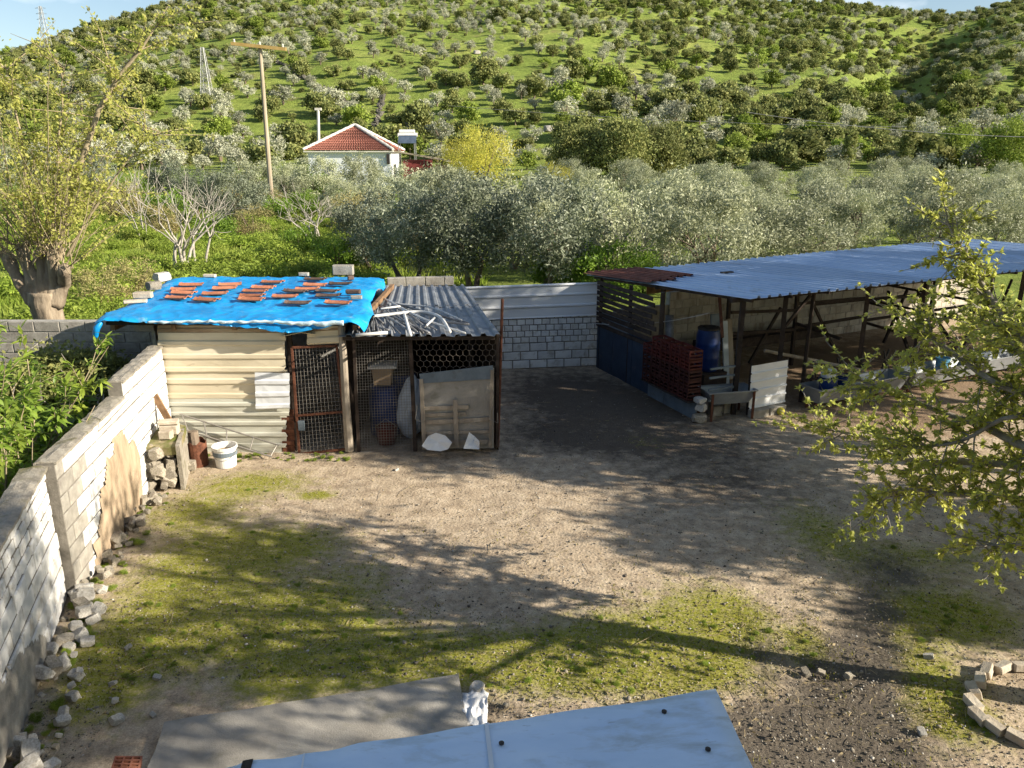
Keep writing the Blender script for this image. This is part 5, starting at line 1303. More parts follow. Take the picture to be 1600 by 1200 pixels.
def scatter(name, pts, label, cat, protos):
    """one mass of far trees: points carrying size, turn and pick, each taking a tree that stands nearer on the hill"""
    me = bpy.data.meshes.new(name); me.from_pydata([p[:3] for p in pts], [], [])
    for nm, ty, i in (('scl', 'FLOAT', 4), ('rot', 'FLOAT', 5), ('pick', 'INT', 6)):
        at = me.attributes.new(nm, ty, 'POINT'); at.data.foreach_set('value', [p[i] for p in pts])
    o = link(name, me); tag(o, label, cat, None, 'stuff')
    ng = bpy.data.node_groups.new(name, 'GeometryNodeTree')
    ng.interface.new_socket('Geometry', in_out='INPUT', socket_type='NodeSocketGeometry'); ng.interface.new_socket('Geometry', in_out='OUTPUT', socket_type='NodeSocketGeometry')
    nd, lk = ng.nodes, ng.links; gi, go = nd.new('NodeGroupInput'), nd.new('NodeGroupOutput')
    iop = nd.new('GeometryNodeInstanceOnPoints'); jn = nd.new('GeometryNodeJoinGeometry')
    for me_ in protos[::-1]:
        src = next(x for x in bpy.data.objects if x.data == me_)
        oi = nd.new('GeometryNodeObjectInfo'); oi.transform_space = 'ORIGINAL'; oi.inputs['Object'].default_value = src; oi.inputs['As Instance'].default_value = True
        lk.new(oi.outputs['Geometry'], jn.inputs[0])
    def attr(n_, t_):
        a = nd.new('GeometryNodeInputNamedAttribute'); a.data_type = t_; a.inputs['Name'].default_value = n_; return a.outputs['Attribute']
    cx = nd.new('ShaderNodeCombineXYZ'); lk.new(attr('rot', 'FLOAT'), cx.inputs[2])
    lk.new(gi.outputs[0], iop.inputs['Points']); lk.new(jn.outputs[0], iop.inputs['Instance']); iop.inputs['Pick Instance'].default_value = True
    lk.new(attr('pick', 'INT'), iop.inputs['Instance Index']); lk.new(cx.outputs[0], iop.inputs['Rotation'])
    lk.new(attr('scl', 'FLOAT'), iop.inputs['Scale']); lk.new(iop.outputs[0], go.inputs[0])
    md = o.modifiers.new('scatter', 'NODES'); md.node_group = ng
for k, (nm, ps, lb) in enumerate((('far_olive_wood', HO, 'far grey olive trees covering the upper hillside'), ('far_oak_wood', HD, 'far dark evergreen oaks massed on the upper hillside'), ('far_green_wood', HG, 'far fresh green trees on the upper hillside'))):
    pts = [p for p in REST if p[3] == k]
    if pts: scatter(nm, pts, lb, 'trees', ps)

rs = random.Random(88); scrub = []
while len(scrub) < 2400:
    y = math.sqrt(rs.uniform(125 ** 2, 500 ** 2)); x = rs.uniform(-.72, .72) * y
    if nz(x, y, 24, 3, 6.1) + rs.gauss(0, .25) > -.05: scrub.append((x, y, tz(x, y) - .1, 0, rs.uniform(.14, .34), rs.uniform(0, 6.28), rs.randint(0, 4)))
scatter('hill_scrub', scrub, 'low dark scrub dotted over the grass between the hillside trees', 'scrub', HD)
# ------------------------------------------------------------------ middle distance: single trees and shrubs told apart
def bush_proto(seed, leafm, rx, h, nbl, per, ls, asp=.5, low=.05, sp=.3, bark='bark'):
    r = np.random.default_rng(seed); mb = MB(); rr_ = random.Random(seed); tips = []
    for k in range(5):
        a = rr_.uniform(0, 6.28); mb.tube([(.1 * math.cos(a), .1 * math.sin(a), -.1), (rx * .3 * math.cos(a), rx * .3 * math.sin(a), h * .4), (rx * .55 * math.cos(a), rx * .55 * math.sin(a), h * .75)], [.05, .035, .012], 5, False)
    P = crown_points(r, (0, 0, h * .52), (rx, rx, h * .48), nbl, per, rx * sp, .35, .8, h * low)
    v, q = leaf_quads(P, ls, ls * asp, r)
    return mb.mesh('stems', M[bark], True), np_mesh('crown', v, q, LM[leafm])
BG = bush_proto(1, 'fresh', 1.5, 2.6, 40, 120, .16); BD = bush_proto(2, 'hill_d', 3.2, 6.2, 70, 150, .30, .6)
BY = bush_proto(3, 'will', 2.6, 5.4, 60, 130, .24, .22); BS = bush_proto(4, 'scrub', 1.5, 2.4, 40, 110, .16, .3); BC = bush_proto(5, 'hill_d', .75, 7.0, 60, 110, .22, .5, .03, .35)
BSP = bush_proto(6, 'hill_g', 3.0, 6.0, 64, 140, .28, .6); BW = bush_proto(7, 'grass', .75, .6, 22, 90, .12, .35, .0, .35)
def at(u, y): p = D(u, 300, y); return Vector((p.x, y, tz(p.x, y) - .05))
for u, y, pr_, s, lb, cat in (
    (752, 82, BY, 1.2, 'bright yellow willow right of the pergola', 'tree'), (728, 88, BY, 1.0, 'paler yellow willow just beside the pergola end', 'tree'), (865, 72, BY, .62, 'small yellowish shrub above the olive crowns', 'shrub'),
    (905, 98, BD, 1.0, 'broad dark tree at the hill foot, left of three', 'tree'), (965, 96, BD, 1.12, 'largest dark tree at the hill foot', 'tree'), (1030, 100, BD, 1.0, 'dark tree at the hill foot, right of the largest', 'tree'),
    (1320, 112, BC, 1.0, 'thin dark cypress above the orchard', 'cypress'), (1408, 108, BC, 1.05, 'darkest cypress to the right above the orchard', 'cypress'), (1480, 118, BSP, 1.0, 'fresh green tree on the meadow strip at right', 'tree'), (1570, 108, BSP, 1.15, 'large green tree at the right edge above the orchard', 'tree'),
    (655, 48, BG, 1.0, 'round bright green shrub before the pergola', 'shrub'), (490, 66, BG, 1.25, 'bright green shrub before the left corner of the white house', 'shrub'), (475, 60, BG, .8, 'lower green shrub left of the white house', 'shrub'), (430, 57, BG, .75, 'green shrub beneath the utility pole', 'shrub'),
    (610, 42, BS, 1.0, 'brownish scrub bush right of the meadow', 'shrub'), (570, 45, BS, 1.1, 'tall yellowish scrub at the end of the meadow', 'shrub'), (650, 40, BS, .95, 'reddish brown scrub behind the olives', 'shrub'), (420, 60, BS, .9, 'dry scrub bush at the far meadow edge', 'shrub'), (240, 47, BS, .85, 'dry scrub left of the bare fig tree', 'shrub'),
    (890, 27, BG, .75, 'leafy green shrub behind the white metal wall', 'shrub'), (960, 25.5, BG, .8, 'bright leafy shrub beside the barn roof corner', 'shrub'), (1010, 27.5, BG, .6, 'small green shrub behind the barn roof', 'shrub'),
    (85, 12.4, BD, .27, 'dark leafy bramble in the garden corner below the bare block wall', 'shrub'), (20, 12.2, BD, .27, 'green bramble at the left edge under the bare block wall', 'shrub'), (150, 12.75, BD, .22, 'dark bramble beside the shed corner', 'shrub'),
    (130, 24, BS, .55, 'low dry scrub just behind the pollarded trunk', 'shrub'), (190, 26, BS, .6, 'tangled dry scrub left of the blue tarpaulin', 'shrub'), (460, 38, BG, .55, 'small leafy green shrub right of the bare fig trees', 'shrub'), (520, 33, BG, .6, 'leafy green shrub above the right corner of the tarpaulin', 'shrub'),
    (545, 50, BS, 1.0, 'scrub thicket below the farmhouse', 'shrub'), (390, 46, BS, .8, 'straw-coloured scrub in the middle of the meadow', 'shrub'), (330, 42, BG, .7, 'green bramble clump behind the leaning fig tree', 'shrub'), (260, 55, BG, 1.0, 'dark green bramble at the far side of the meadow', 'shrub'),
    (180, 58, BS, 1.2, 'pale scrub behind the pollarded tree', 'shrub'), (100, 62, BS, 1.3, 'grey scrub at the far left beyond the garden', 'shrub'), (40, 50, BG, 1.0, 'green shrub at the left edge behind the pollard', 'shrub'), (350, 66, BS, 1.2, 'dull scrub below the lattice pylon', 'shrub'), (300, 72, BG, 1.1, 'green shrub in the hedge beyond the meadow', 'shrub'), (215, 68, BG, 1.1, 'second green hedge shrub behind the fig trees', 'shrub')):
    place_tree('bushy_tree' if cat != 'shrub' else 'shrub', pr_, at(u, y), s, rr.uniform(0, 6.28), lb, cat)
weed_pts = []
for i in range(300):
    y = rr.uniform(19.5, 60); p = at(rr.uniform(-40, 620), y); weed_pts.append((p.x, p.y, p.z, 0, rr.uniform(.45, 1.25), rr.uniform(0, 6), 0))
for i in range(40):
    weed_pts.append((rr.uniform(-10.5, -5.9), rr.uniform(6.5, 12.2), 0, 0, rr.uniform(.3, .8), rr.uniform(0, 6), 0))
place_tree('weed_clump', BW, at(420, 36), 1.3, 0, 'rounded clump of weeds in the middle of the meadow', 'weeds')
scatter('low_weeds', weed_pts, 'low green weeds covering the meadow and the shaded garden', 'weeds', [BW[1]])
# grass of the meadow
def grass(n=70000):
    r = np.random.default_rng(5); y = 18.4 + 44 * r.random(n) ** 1.5; u = r.uniform(-60, 760, n); x = (u - 800) / 1225 * y
    nn = np.array([noise.noise(Vector((a / 1.7, b / 1.7, 0))) for a, b in zip(x, y)]); k = nn > -.18; x, y = x[k], y[k]; n = len(x)
    z = np.array([tz(a, b) for a, b in zip(x, y)])
    h = r.uniform(.12, .34, n)[:, None] * (1 + y[:, None] * .008); wd = .022 * (1 + y[:, None] * .03); P = np.stack([x, y, z], 1)
    d = r.normal(size=(n, 3)) * .35; d[:, 2] = 1; s = unit(n, r); s[:, 2] = 0
    v = np.stack([P - s * wd, P + s * wd, P + d * h * .6 + s * wd * .6, P + d * h + np.array([.0, 0, -.02])], 1).reshape(-1, 3)
    tag(link('meadow_grass', np_mesh('meadow_grass', v, np.arange(n * 4).reshape(-1, 4), LM['grass'])), 'tall green spring grass of the meadow behind the shed', 'grass', None, 'stuff')
grass()

# bare fig trees
def bare_tree(u, y, stems, L, seed, label, bark='palebark', depth=3, r0=.07, up=.10, spread=.62):
    rr_ = random.Random(seed); p = at(u, y); mb = MB(); tips = []; tw = MB()
    for k in range(stems):
        a = k * 6.28 / stems + rr_.uniform(-.5, .5); d = Vector((math.cos(a) * .32, math.sin(a) * .32, 1)).normalized()
        grow(mb, p + V(.12 * math.cos(a), .12 * math.sin(a), 0), d, L, r0, depth, rr_, tips, spread, up, 6, 4, .72, (2, 3), .009)
    o = thing('bare_tree', p, label, 'tree'); mb.build('branches', M[bark], o, True, fix=False)
    for q, d in tips:
        if rr_.random() < .6: tw.tube([q, q + (d + Z * .3).normalized() * rr_.uniform(.15, .35)], [.008, .005], 4, False)
    if tw.v: tw.build('twigs', M[bark], o, fix=False)
bare_tree(268, 30.5, 4, 1.55, 3, 'bare pale-barked fig tree right behind the blue tarpaulin', r0=.085)
bare_tree(300, 32, 2, 1.5, 8, 'leaning bare fig tree right of the first one', r0=.07)
bare_tree(487, 41, 6, 1.25, 5, 'low bare whitish shrub tree at the right of the meadow', depth=3, r0=.06, spread=.8)
bare_tree(215, 44, 5, 1.6, 12, 'slim bare tree behind the meadow on the left', depth=3, r0=.04, up=.2, spread=.4)
bare_tree(985, 26.5, 4, 1.1, 15, 'bare twiggy shrub beside the barn roof corner', depth=3, r0=.03, spread=.6, bark='greybark')
bare_tree(525, 70, 4, 1.3, 17, 'pale bare tree against the white house wall', depth=3, r0=.06)

# ------------------------------------------------------------------ pollarded tree on the left
def pollard():
    rr_ = random.Random(6); r = np.random.default_rng(6); y0 = 15.8; x0 = D(70, 450, y0).x
    o = thing('pollarded_tree', (x0, y0, 0), 'thick-trunked pollarded tree with yellow spring shoots at left', 'tree')
    mb = MB()
    def thick(P, Rr, n):
        P = [Vector(p) for p in P]; Q, S = [], []
        for i in range(len(P) - 1):
            for k in range(6): Q.append(P[i].lerp(P[i + 1], k / 6)); S.append(Rr[i] + (Rr[i + 1] - Rr[i]) * k / 6)
        Q.append(P[-1]); S.append(Rr[-1]); b0 = len(mb.v); mb.tube(Q, S, n, True)
        for v in range(b0, len(mb.v)):
            c = Vector(mb.v[v]); i = min((v - b0) // n, len(Q) - 1); d = (c - Q[i]); d = d.normalized() if d.length > 0 else d
            mb.v[v] = tuple(c + d * (.10 * noise.noise(c * 2.2) + .05 * noise.noise(Vector((c.x * 9, c.y * 9, c.z * 2.5))) + .03 * noise.noise(c * 12)) * min(1, S[i] / .2))
    thick([(x0, y0, -.1), (x0 + .03, y0, .8), (x0 - .02, y0, 1.6), (x0, y0, 2.0)], [.34, .27, .25, .28], 28)
    knobs = []
    for k, (dx, dz, rad) in enumerate(((-.78, 2.70, .13), (-.42, 2.85, .14), (.02, 2.75, .12), (.40, 2.75, .15), (.66, 2.50, .12), (.15, 3.0, .09), (-.2, 2.55, .12))):
        e = Vector((x0 + dx, y0 + rr_.uniform(-.35, .3), dz)); thick([(x0 + dx * .2, y0, 1.75), Vector((x0 + dx * .62, y0, 2.15)), e, e + V(dx * .1, 0, .10)], [.19, .13, rad * .85, rad * .6], 16); knobs.append(e)
    mb.build('trunk', M['tanbark'], o, True, fix=False)
    sh = MB(); L = []
    for k in range(95):
        b = rr_.choice(knobs) + V(rr_.uniform(-.2, .2), rr_.uniform(-.2, .2), rr_.uniform(-.1, .15)); sp_ = (b.x - x0) * .35
        ln = rr_.uniform(1.6, 3.7); d = Vector((sp_ + rr_.gauss(.06, .45), rr_.gauss(0, .40), 1)).normalized()
        pts = [b]; q = b
        for i in range(5): d = (d + V(rr_.gauss(0, .07), rr_.gauss(0, .07), .02)).normalized(); q = q + d * ln / 5; pts.append(q)
        th = rr_.choice((.006, .008, .010, .016)); sh.tube(pts, [th * (1 - .15 * i) for i in range(6)], 5, False)
        for i in range(rr_.randint(12, 24)):
            t = (.34 + .66 * rr_.random() ** .8) * 4.99; a = int(t); c = pts[a].lerp(pts[a + 1], t - a) + V(rr_.gauss(0, .16), rr_.gauss(0, .16), rr_.gauss(0, .13))
            for j in range(rr_.randint(1, 4)): L.append(c + V(rr_.gauss(0, .035), rr_.gauss(0, .035), rr_.gauss(0, .035)))
    # long side stems drooping right and left
    for k in range(34):
        b = rr_.choice(knobs); sgn = rr_.choice((-1, 1, 1)); d = Vector((sgn * rr_.uniform(.35, 1.0), rr_.uniform(-.7, .4), rr_.uniform(.2, .9))).normalized(); q = b; pts = [b]; ln = rr_.uniform(1.4, 2.8)
        for i in range(6): d = (d + V(rr_.gauss(0, .10), rr_.gauss(0, .10), .02)).normalized(); q = q + d * ln / 6; pts.append(q)
        sh.tube(pts, [.013 - .0015 * i for i in range(7)], 4, False)
        for i in range(20):
            t = rr_.uniform(.3, 1) * 5.99; a = int(t); c = pts[a].lerp(pts[a + 1], t - a)
            for j in range(rr_.randint(1, 4)): L.append(c + V(rr_.gauss(0, .06), rr_.gauss(0, .06), rr_.gauss(0, .06)))
    # the tall leader slanting to the upper right
    LEAD = [([D(92, 405, y0), D(100, 330, y0), D(128, 250, y0), D(155, 170, y0), D(185, 120, y0), D(222, 75, y0), D(262, 10, y0)], 1.0, 40),
            ([D(60, 400, y0), D(52, 330, y0), D(40, 270, y0), D(34, 215, y0), D(22, 165, y0), D(14, 130, y0), D(8, 100, y0)], .45, 26),
            ([D(80, 405, y0), D(84, 340, y0), D(92, 280, y0), D(90, 220, y0), D(98, 170, y0), D(96, 130, y0), D(104, 95, y0)], .45, 26),
            ([D(105, 400, y0), D(135, 345, y0), D(165, 300, y0), D(190, 262, y0), D(212, 235, y0), D(230, 215, y0), D(250, 205, y0)], .40, 26)]
    for P, kr, nb in LEAD:
        sh.tube(P, [q_ * kr for q_ in (.085, .07, .06, .05, .038, .026, .012)], 8, False)
        tw = []
        for k in range(nb):
            t = rr_.uniform(.18, 1) * 5.99; a = int(t); b = P[a].lerp(P[a + 1], t - a); d = Vector((rr_.uniform(-1, 1.2), rr_.uniform(-.8, .8), rr_.uniform(-.05, .9))).normalized(); ln = rr_.uniform(.5, 1.5); pts = [b]; q = b
            for i in range(6): d = (d + V(rr_.gauss(0, .16), rr_.gauss(0, .12), -.02)).normalized(); q = q + d * ln / 6; pts.append(q)
            sh.tube(pts, [.014 - .0018 * i for i in range(7)], 4, False)
            for i in range(rr_.randint(16, 32)):
                t = rr_.uniform(.1, 1) * 5.99; a = int(t); c = pts[a].lerp(pts[a + 1], t - a)
                for j in range(rr_.randint(1, 4)): L.append(c + V(rr_.gauss(0, .045), rr_.gauss(0, .045), rr_.gauss(0, .045)))
    sh.build('shoots', M['shoot'], o, True, fix=False)
    v, q = leaf_quads(np.array([tuple(c) for c in L]), .072, .042, r)
    c = link('leaves', np_mesh('pollard_leaves', v, q, LM['yell']), o); return o
pollard()

# ------------------------------------------------------------------ garden behind the left wall
def leaf_strip(C, Dr, ln, wd, r, bend=.35):
    """folded two-segment leaves hanging from points C along directions Dr"""
    n = len(C); Dr = Dr / np.linalg.norm(Dr, axis=1, keepdims=True); s = np.cross(Dr, np.array([0, 0, 1.0]) + .4 * unit(n, r)); s /= np.linalg.norm(s, axis=1, keepdims=True) + 1e-9
    up = np.cross(s, Dr); L = ln * r.uniform(.6, 1.25, (n, 1)); W = wd * r.uniform(.7, 1.2, (n, 1))
    a = C; m1 = C + Dr * L * .30; m2 = C + Dr * L * .68 - up * L * bend * .18; e = C + Dr * L - up * L * bend * .5
    v = np.stack([a, m1 + s * W * .5 + up * W * .15, m1, m1 - s * W * .5 + up * W * .15, m2 + s * W * .4 + up * W * .12, m2, m2 - s * W * .4 + up * W * .12, e], 1).reshape(-1, 3)
    F_ = np.array([[0, 1, 2, 2], [0, 2, 3, 3], [1, 4, 5, 2], [2, 5, 6, 3], [4, 7, 5, 5], [5, 7, 6, 6]])
    T_ = np.array([[0, 2, 1], [0, 3, 2], [1, 2, 5], [1, 5, 4], [2, 3, 6], [2, 6, 5], [4, 5, 7], [5, 6, 7]])
    q = (np.arange(n)[:, None, None] * 8 + T_[None]).reshape(-1, 3)
    return v, q
def leafy_shrub(name, base, label, seed, nst, ln, leafm, lsz, wsz, per, spread, cat='shrub', bark='shoot', r0=.018, up=.9):
    rr_ = random.Random(seed); r = np.random.default_rng(seed); o = thing(name, base, label, cat); mb = MB(); C, Dr = [], []
    for k in range(nst):
        d = Vector((rr_.gauss(0, spread), rr_.gauss(0, spread), up)).normalized(); q = Vector(base) + V(rr_.gauss(0, .08), rr_.gauss(0, .08), 0); pts = [q]; L_ = ln * rr_.uniform(.6, 1.15)
        for i in range(7): d = (d + V(rr_.gauss(0, .12), rr_.gauss(0, .12), rr_.gauss(0, .06))).normalized(); q = q + d * L_ / 7; pts.append(q)
        mb.tube(pts, [r0 * (1 - .11 * i) for i in range(8)], 5, False)
        for s_ in range(6):
            t = rr_.uniform(.3, 1) * 6.99; a = int(t); b = pts[a].lerp(pts[a + 1], t - a); dd = (d + V(rr_.gauss(0, .7), rr_.gauss(0, .7), rr_.gauss(.1, .4))).normalized(); l2 = rr_.uniform(.15, .45)
            mb.tube([b, b + dd * l2], [.006, .003], 4, False)
            for j in range(per):
                c = b + dd * l2 * rr_.random(); C.append(tuple(c)); w_ = (dd * .5 + V(rr_.gauss(0, .7), rr_.gauss(0, .7), rr_.gauss(-.15, .45))).normalized(); Dr.append(tuple(w_))
    mb.build('stems', M[bark], o, True, fix=False)
    v, q = leaf_strip(np.array(C), np.array(Dr), lsz, wsz, r)
    link('leaves', np_mesh('leaves', v, q, LM[leafm], smooth=False), o)
    return o
p = D(20, 640, 9.2); leafy_shrub('peach_shrub', (p.x - .25, 9.2, 0), 'young peach tree with long bright green leaves behind the left wall', 2, 24, 2.6, 'peach', .17, .045, 22, .24, 'shrub')
p = D(5, 700, 8.0); leafy_shrub('peach_shrub', (p.x - .2, 8.1, 0), 'lower leafy peach shrub at the very left edge', 4, 20, 2.0, 'peach', .16, .045, 22, .24, 'shrub')
p = D(95, 650, 10.0); leafy_shrub('mallow_plant', (p.x - .1, 10.0, 0), 'broad-leaved green mallow plant in the shade behind the left wall', 5, 9, 1.35, 'fresh', .14, .15, 10, .16, 'plant', r0=.012)
p = D(40, 720, 9.0); leafy_shrub('mallow_plant', (p.x - .15, 9.0, 0), 'second broad-leaved mallow under the peach trees', 6, 9, .95, 'fresh', .12, .12, 8, .30, 'plant', r0=.012)
def brush():
    rr_ = random.Random(12); mb = MB()
    for k in range(150):
        q = V(rr_.uniform(-9.4, -6.0), rr_.uniform(10.6, 12.9), rr_.uniform(.1, 1.0)); d = Vector((rr_.gauss(0, 1), rr_.gauss(0, .8), rr_.gauss(.25, .5))).normalized(); pts = [q]
        for i in range(6): d = (d + V(rr_.gauss(0, .25), rr_.gauss(0, .25), rr_.gauss(-.03, .2))).normalized(); q = q + d * rr_.uniform(.12, .26); q.z = max(q.z, .03); pts.append(q)
        mb.tube(pts, [.012 - .0012 * i for i in range(7)], 4, False)
    o = mb.build('brushwood', M['greybark'], None, fix=False); tag(o, 'tangled heap of dead brushwood in the dark corner behind the wall', 'brushwood', None, 'stuff')
brush()
# ------------------------------------------------------------------ the tree ringed with bricks, at the right edge
def ring_tree():
    rr_ = random.Random(23); r = np.random.default_rng(23); B = V(4.92, 5.82, 0)
    o = thing('ringed_tree', B, 'spring tree with sparse yellow-green leaves reaching in from the right', 'tree')
    mb = MB(); fork = V(4.98, 5.86, 1.95)
    mb.tube([B - Z * .1, B + V(.01, .0, .5), B + V(.03, .02, 1.2), fork], [.15, .115, .105, .11], 12, False)
    C, Dr = [], []; tw = MB()
    def twig(b, d, ln, rad, leafy=1.0, sub=True):
        pts = [b]; q = b
        n = 5
        for i in range(n): d = (d + V(rr_.gauss(0, .16), rr_.gauss(0, .16), rr_.gauss(.0, .12))).normalized(); q = q + d * ln / n; pts.append(q)
        tw.tube(pts, [rad * (1 - .13 * i) for i in range(n + 1)], 4, False)
        k = int(ln / .055 * leafy)
        for i in range(k):
            t = rr_.uniform(.12, 1) * (n - .01); a = int(t); c = pts[a].lerp(pts[a + 1], t - a)
            for j in range(rr_.randint(2, 6)):
                C.append(tuple(c)); Dr.append(tuple(d * .6 + V(rr_.gauss(0, .7), rr_.gauss(0, .7), rr_.gauss(.15, .6))))
        if sub:
            for i in range(rr_.randint(1, 3)):
                a = rr_.randint(1, n); twig(pts[a], (d + V(rr_.gauss(0, .8), rr_.gauss(0, .8), rr_.gauss(.05, .6))).normalized(), ln * rr_.uniform(.4, .7), rad * .6, leafy, False)
    def limb(P, r0, r1, every, tl, leafy=1.0, start=.2):
        P = [Vector(p) for p in P]; Q = []
        for i in range(len(P) - 1):
            p0, p1, p2, p3 = P[max(i - 1, 0)], P[i], P[i + 1], P[min(i + 2, len(P) - 1)]
            for k in range(4):
                t = k / 4; Q.append(.5 * ((2 * p1) + (p2 - p0) * t + (2 * p0 - 5 * p1 + 4 * p2 - p3) * t * t + (3 * p1 - p0 - 3 * p2 + p3) * t ** 3))
        Q.append(P[-1]); n = len(Q)
        mb.tube(Q, [r0 + (r1 - r0) * i / (n - 1) for i in range(n)], 7, False)
        L = sum((Q[i + 1] - Q[i]).length for i in range(n - 1)); k = int(L / every)
        for i in range(k):
            t = (start + (1 - start) * rr_.random()) * (n - 1.01); a = int(t); b = Q[a].lerp(Q[a + 1], t - a); ax = (Q[a + 1] - Q[a]).normalized()
            twig(b, (ax * .6 + V(rr_.gauss(0, .6), rr_.gauss(0, .6), rr_.gauss(.08, .55))).normalized(), tl * rr_.uniform(.5, 1.2), .008, leafy)
        twig(Q[-1], (Q[-1] - Q[-2]).normalized(), tl, .007, leafy)
    for P, r0, tl in (([fork, D(1660, 640, 5.98), D(1563, 603, 6.26), D(1487, 550, 6.53), D(1440, 515, 6.72)], .045, .42),
                      ([fork, D(1690, 720, 5.80), D(1600, 697, 6.16), D(1540, 668, 6.44), D(1460, 640, 6.72), D(1395, 612, 6.99), D(1330, 590, 7.18)], .055, .45),
                      ([fork, D(1690, 760, 5.80), D(1600, 730, 6.26), D(1500, 722, 6.62), D(1413, 718, 6.99), D(1343, 682, 7.27), D(1275, 668, 7.54)], .05, .45),
                      ([fork, D(1680, 790, 5.70), D(1560, 775, 6.16), D(1480, 772, 6.35), D(1410, 765, 6.62), D(1370, 790, 6.81)], .035, .4),
                      ([fork, D(1700, 560, 5.89), D(1600, 530, 6.16), D(1545, 460, 6.35), D(1502, 390, 6.44), D(1480, 345, 6.44)], .05, .33),
                      ([fork, D(1690, 840, 5.52), D(1600, 850, 5.80), D(1530, 852, 5.98)], .03, .38),
                      ([fork, D(1680, 600, 6.07), D(1610, 560, 6.44), D(1560, 520, 6.99), D(1520, 510, 7.54)], .035, .4),
                      ([fork, D(1700, 700, 5.80), D(1590, 650, 6.07), D(1500, 690, 6.35), D(1420, 700, 6.53)], .035, .42)):
        limb(P, r0, .008, .046, tl, 1.15, .18)
    # the rest of the crown, outside the picture
    for k in range(10):
        a = k * 2.399; el = rr_.uniform(.75, 1.4); d = Vector((math.cos(a) * math.cos(el), math.sin(a) * math.cos(el), math.sin(el)))
        ln = rr_.uniform(2.4, 3.8); e = fork + d * ln
        if e.x < .70 * e.y + .35: e.x = .70 * e.y + .35 + rr_.random() * .6
        m = fork.lerp(e, .5) + V(rr_.gauss(0, .15), rr_.gauss(0, .15), .25)
        limb([fork, m, e], .05, .010, .13, .5, .9, .40)
    for k in range(7):
        e = V(rr_.uniform(4.3, 6.2), rr_.uniform(2.9, 4.4), rr_.uniform(3.0, 5.4)); m = fork.lerp(e, .5) + V(rr_.gauss(0, .2), rr_.gauss(0, .2), .2); limb([fork, m, e], .045, .010, .11, .5, 1.0, .35)
    mb.build('trunk', M['greybark'], o, True, fix=False); tw.build('twigs', M['greybark'], o, True, fix=False)
    v, q = leaf_strip(np.array(C), np.array(Dr), .054, .030, r, .3)
    link('leaves', np_mesh('leaves', v, q, LM['spring']), o)
ring_tree()
# garden trees farther right, out of the picture, whose shade lies across the yard
def shade_tree(loc, h, cz, rad, seed, nbl, per, ls, label, leafm='spring'):
    rr_ = random.Random(seed); r = np.random.default_rng(seed); o = thing('garden_tree', loc, label, 'tree'); mb = MB(); tips = []
    L = Vector(loc); mb.tube([L - Z * .1, L + Z * h], [.16, .11], 8, False)
    for k in range(5):
        a = k * 1.26; grow(mb, L + Z * h, Vector((math.cos(a) * .7, math.sin(a) * .7, .8)).normalized(), rad[2] * .6, .07, 3, rr_, tips, .6, .1, 5, 3, .7, (2, 3), .01)
    mb.build('trunk', M['bark'], o, True, fix=False)
    P = crown_points(r, (L.x, L.y, cz), rad, nbl, per, .42, .3, .85); v, q = leaf_quads(P, ls, ls * .55, r); link('crown', np_mesh('crown', v, q, LM[leafm]), o)
shade_tree((9.7, 10.5, 0), 1.6, 4.4, (1.8, 2.3, 2.7), 61, 125, 190, .16, 'leafy tree beyond the right edge near the barn front')
shade_tree((15.4, 12.8, 0), 3.0, 6.6, (2.2, 3.0, 3.2), 62, 110, 190, .19, 'tall tree beyond the right edge beside the barn')
shade_tree((10.4, 7.1, 0), 1.0, 2.4, (1.7, 1.8, 1.45), 63, 110, 190, .14, 'small round tree beyond the right edge of the yard')
shade_tree((17.6, 16.6, 0), 2.4, 4.9, (2.4, 2.4, 2.4), 64, 90, 180, .19, 'broad unseen tree added beyond the right edge to shade the barn')  # unseen, added to keep sun out of the barn interior
shade_tree((8.0, 2.3, 0), 3.4, 6.4, (1.5, 1.35, 1.3), 65, 46, 130, .12, 'slender unseen tree added beyond the right edge to shade the near wall')  # unseen, added only to shade the near left wall
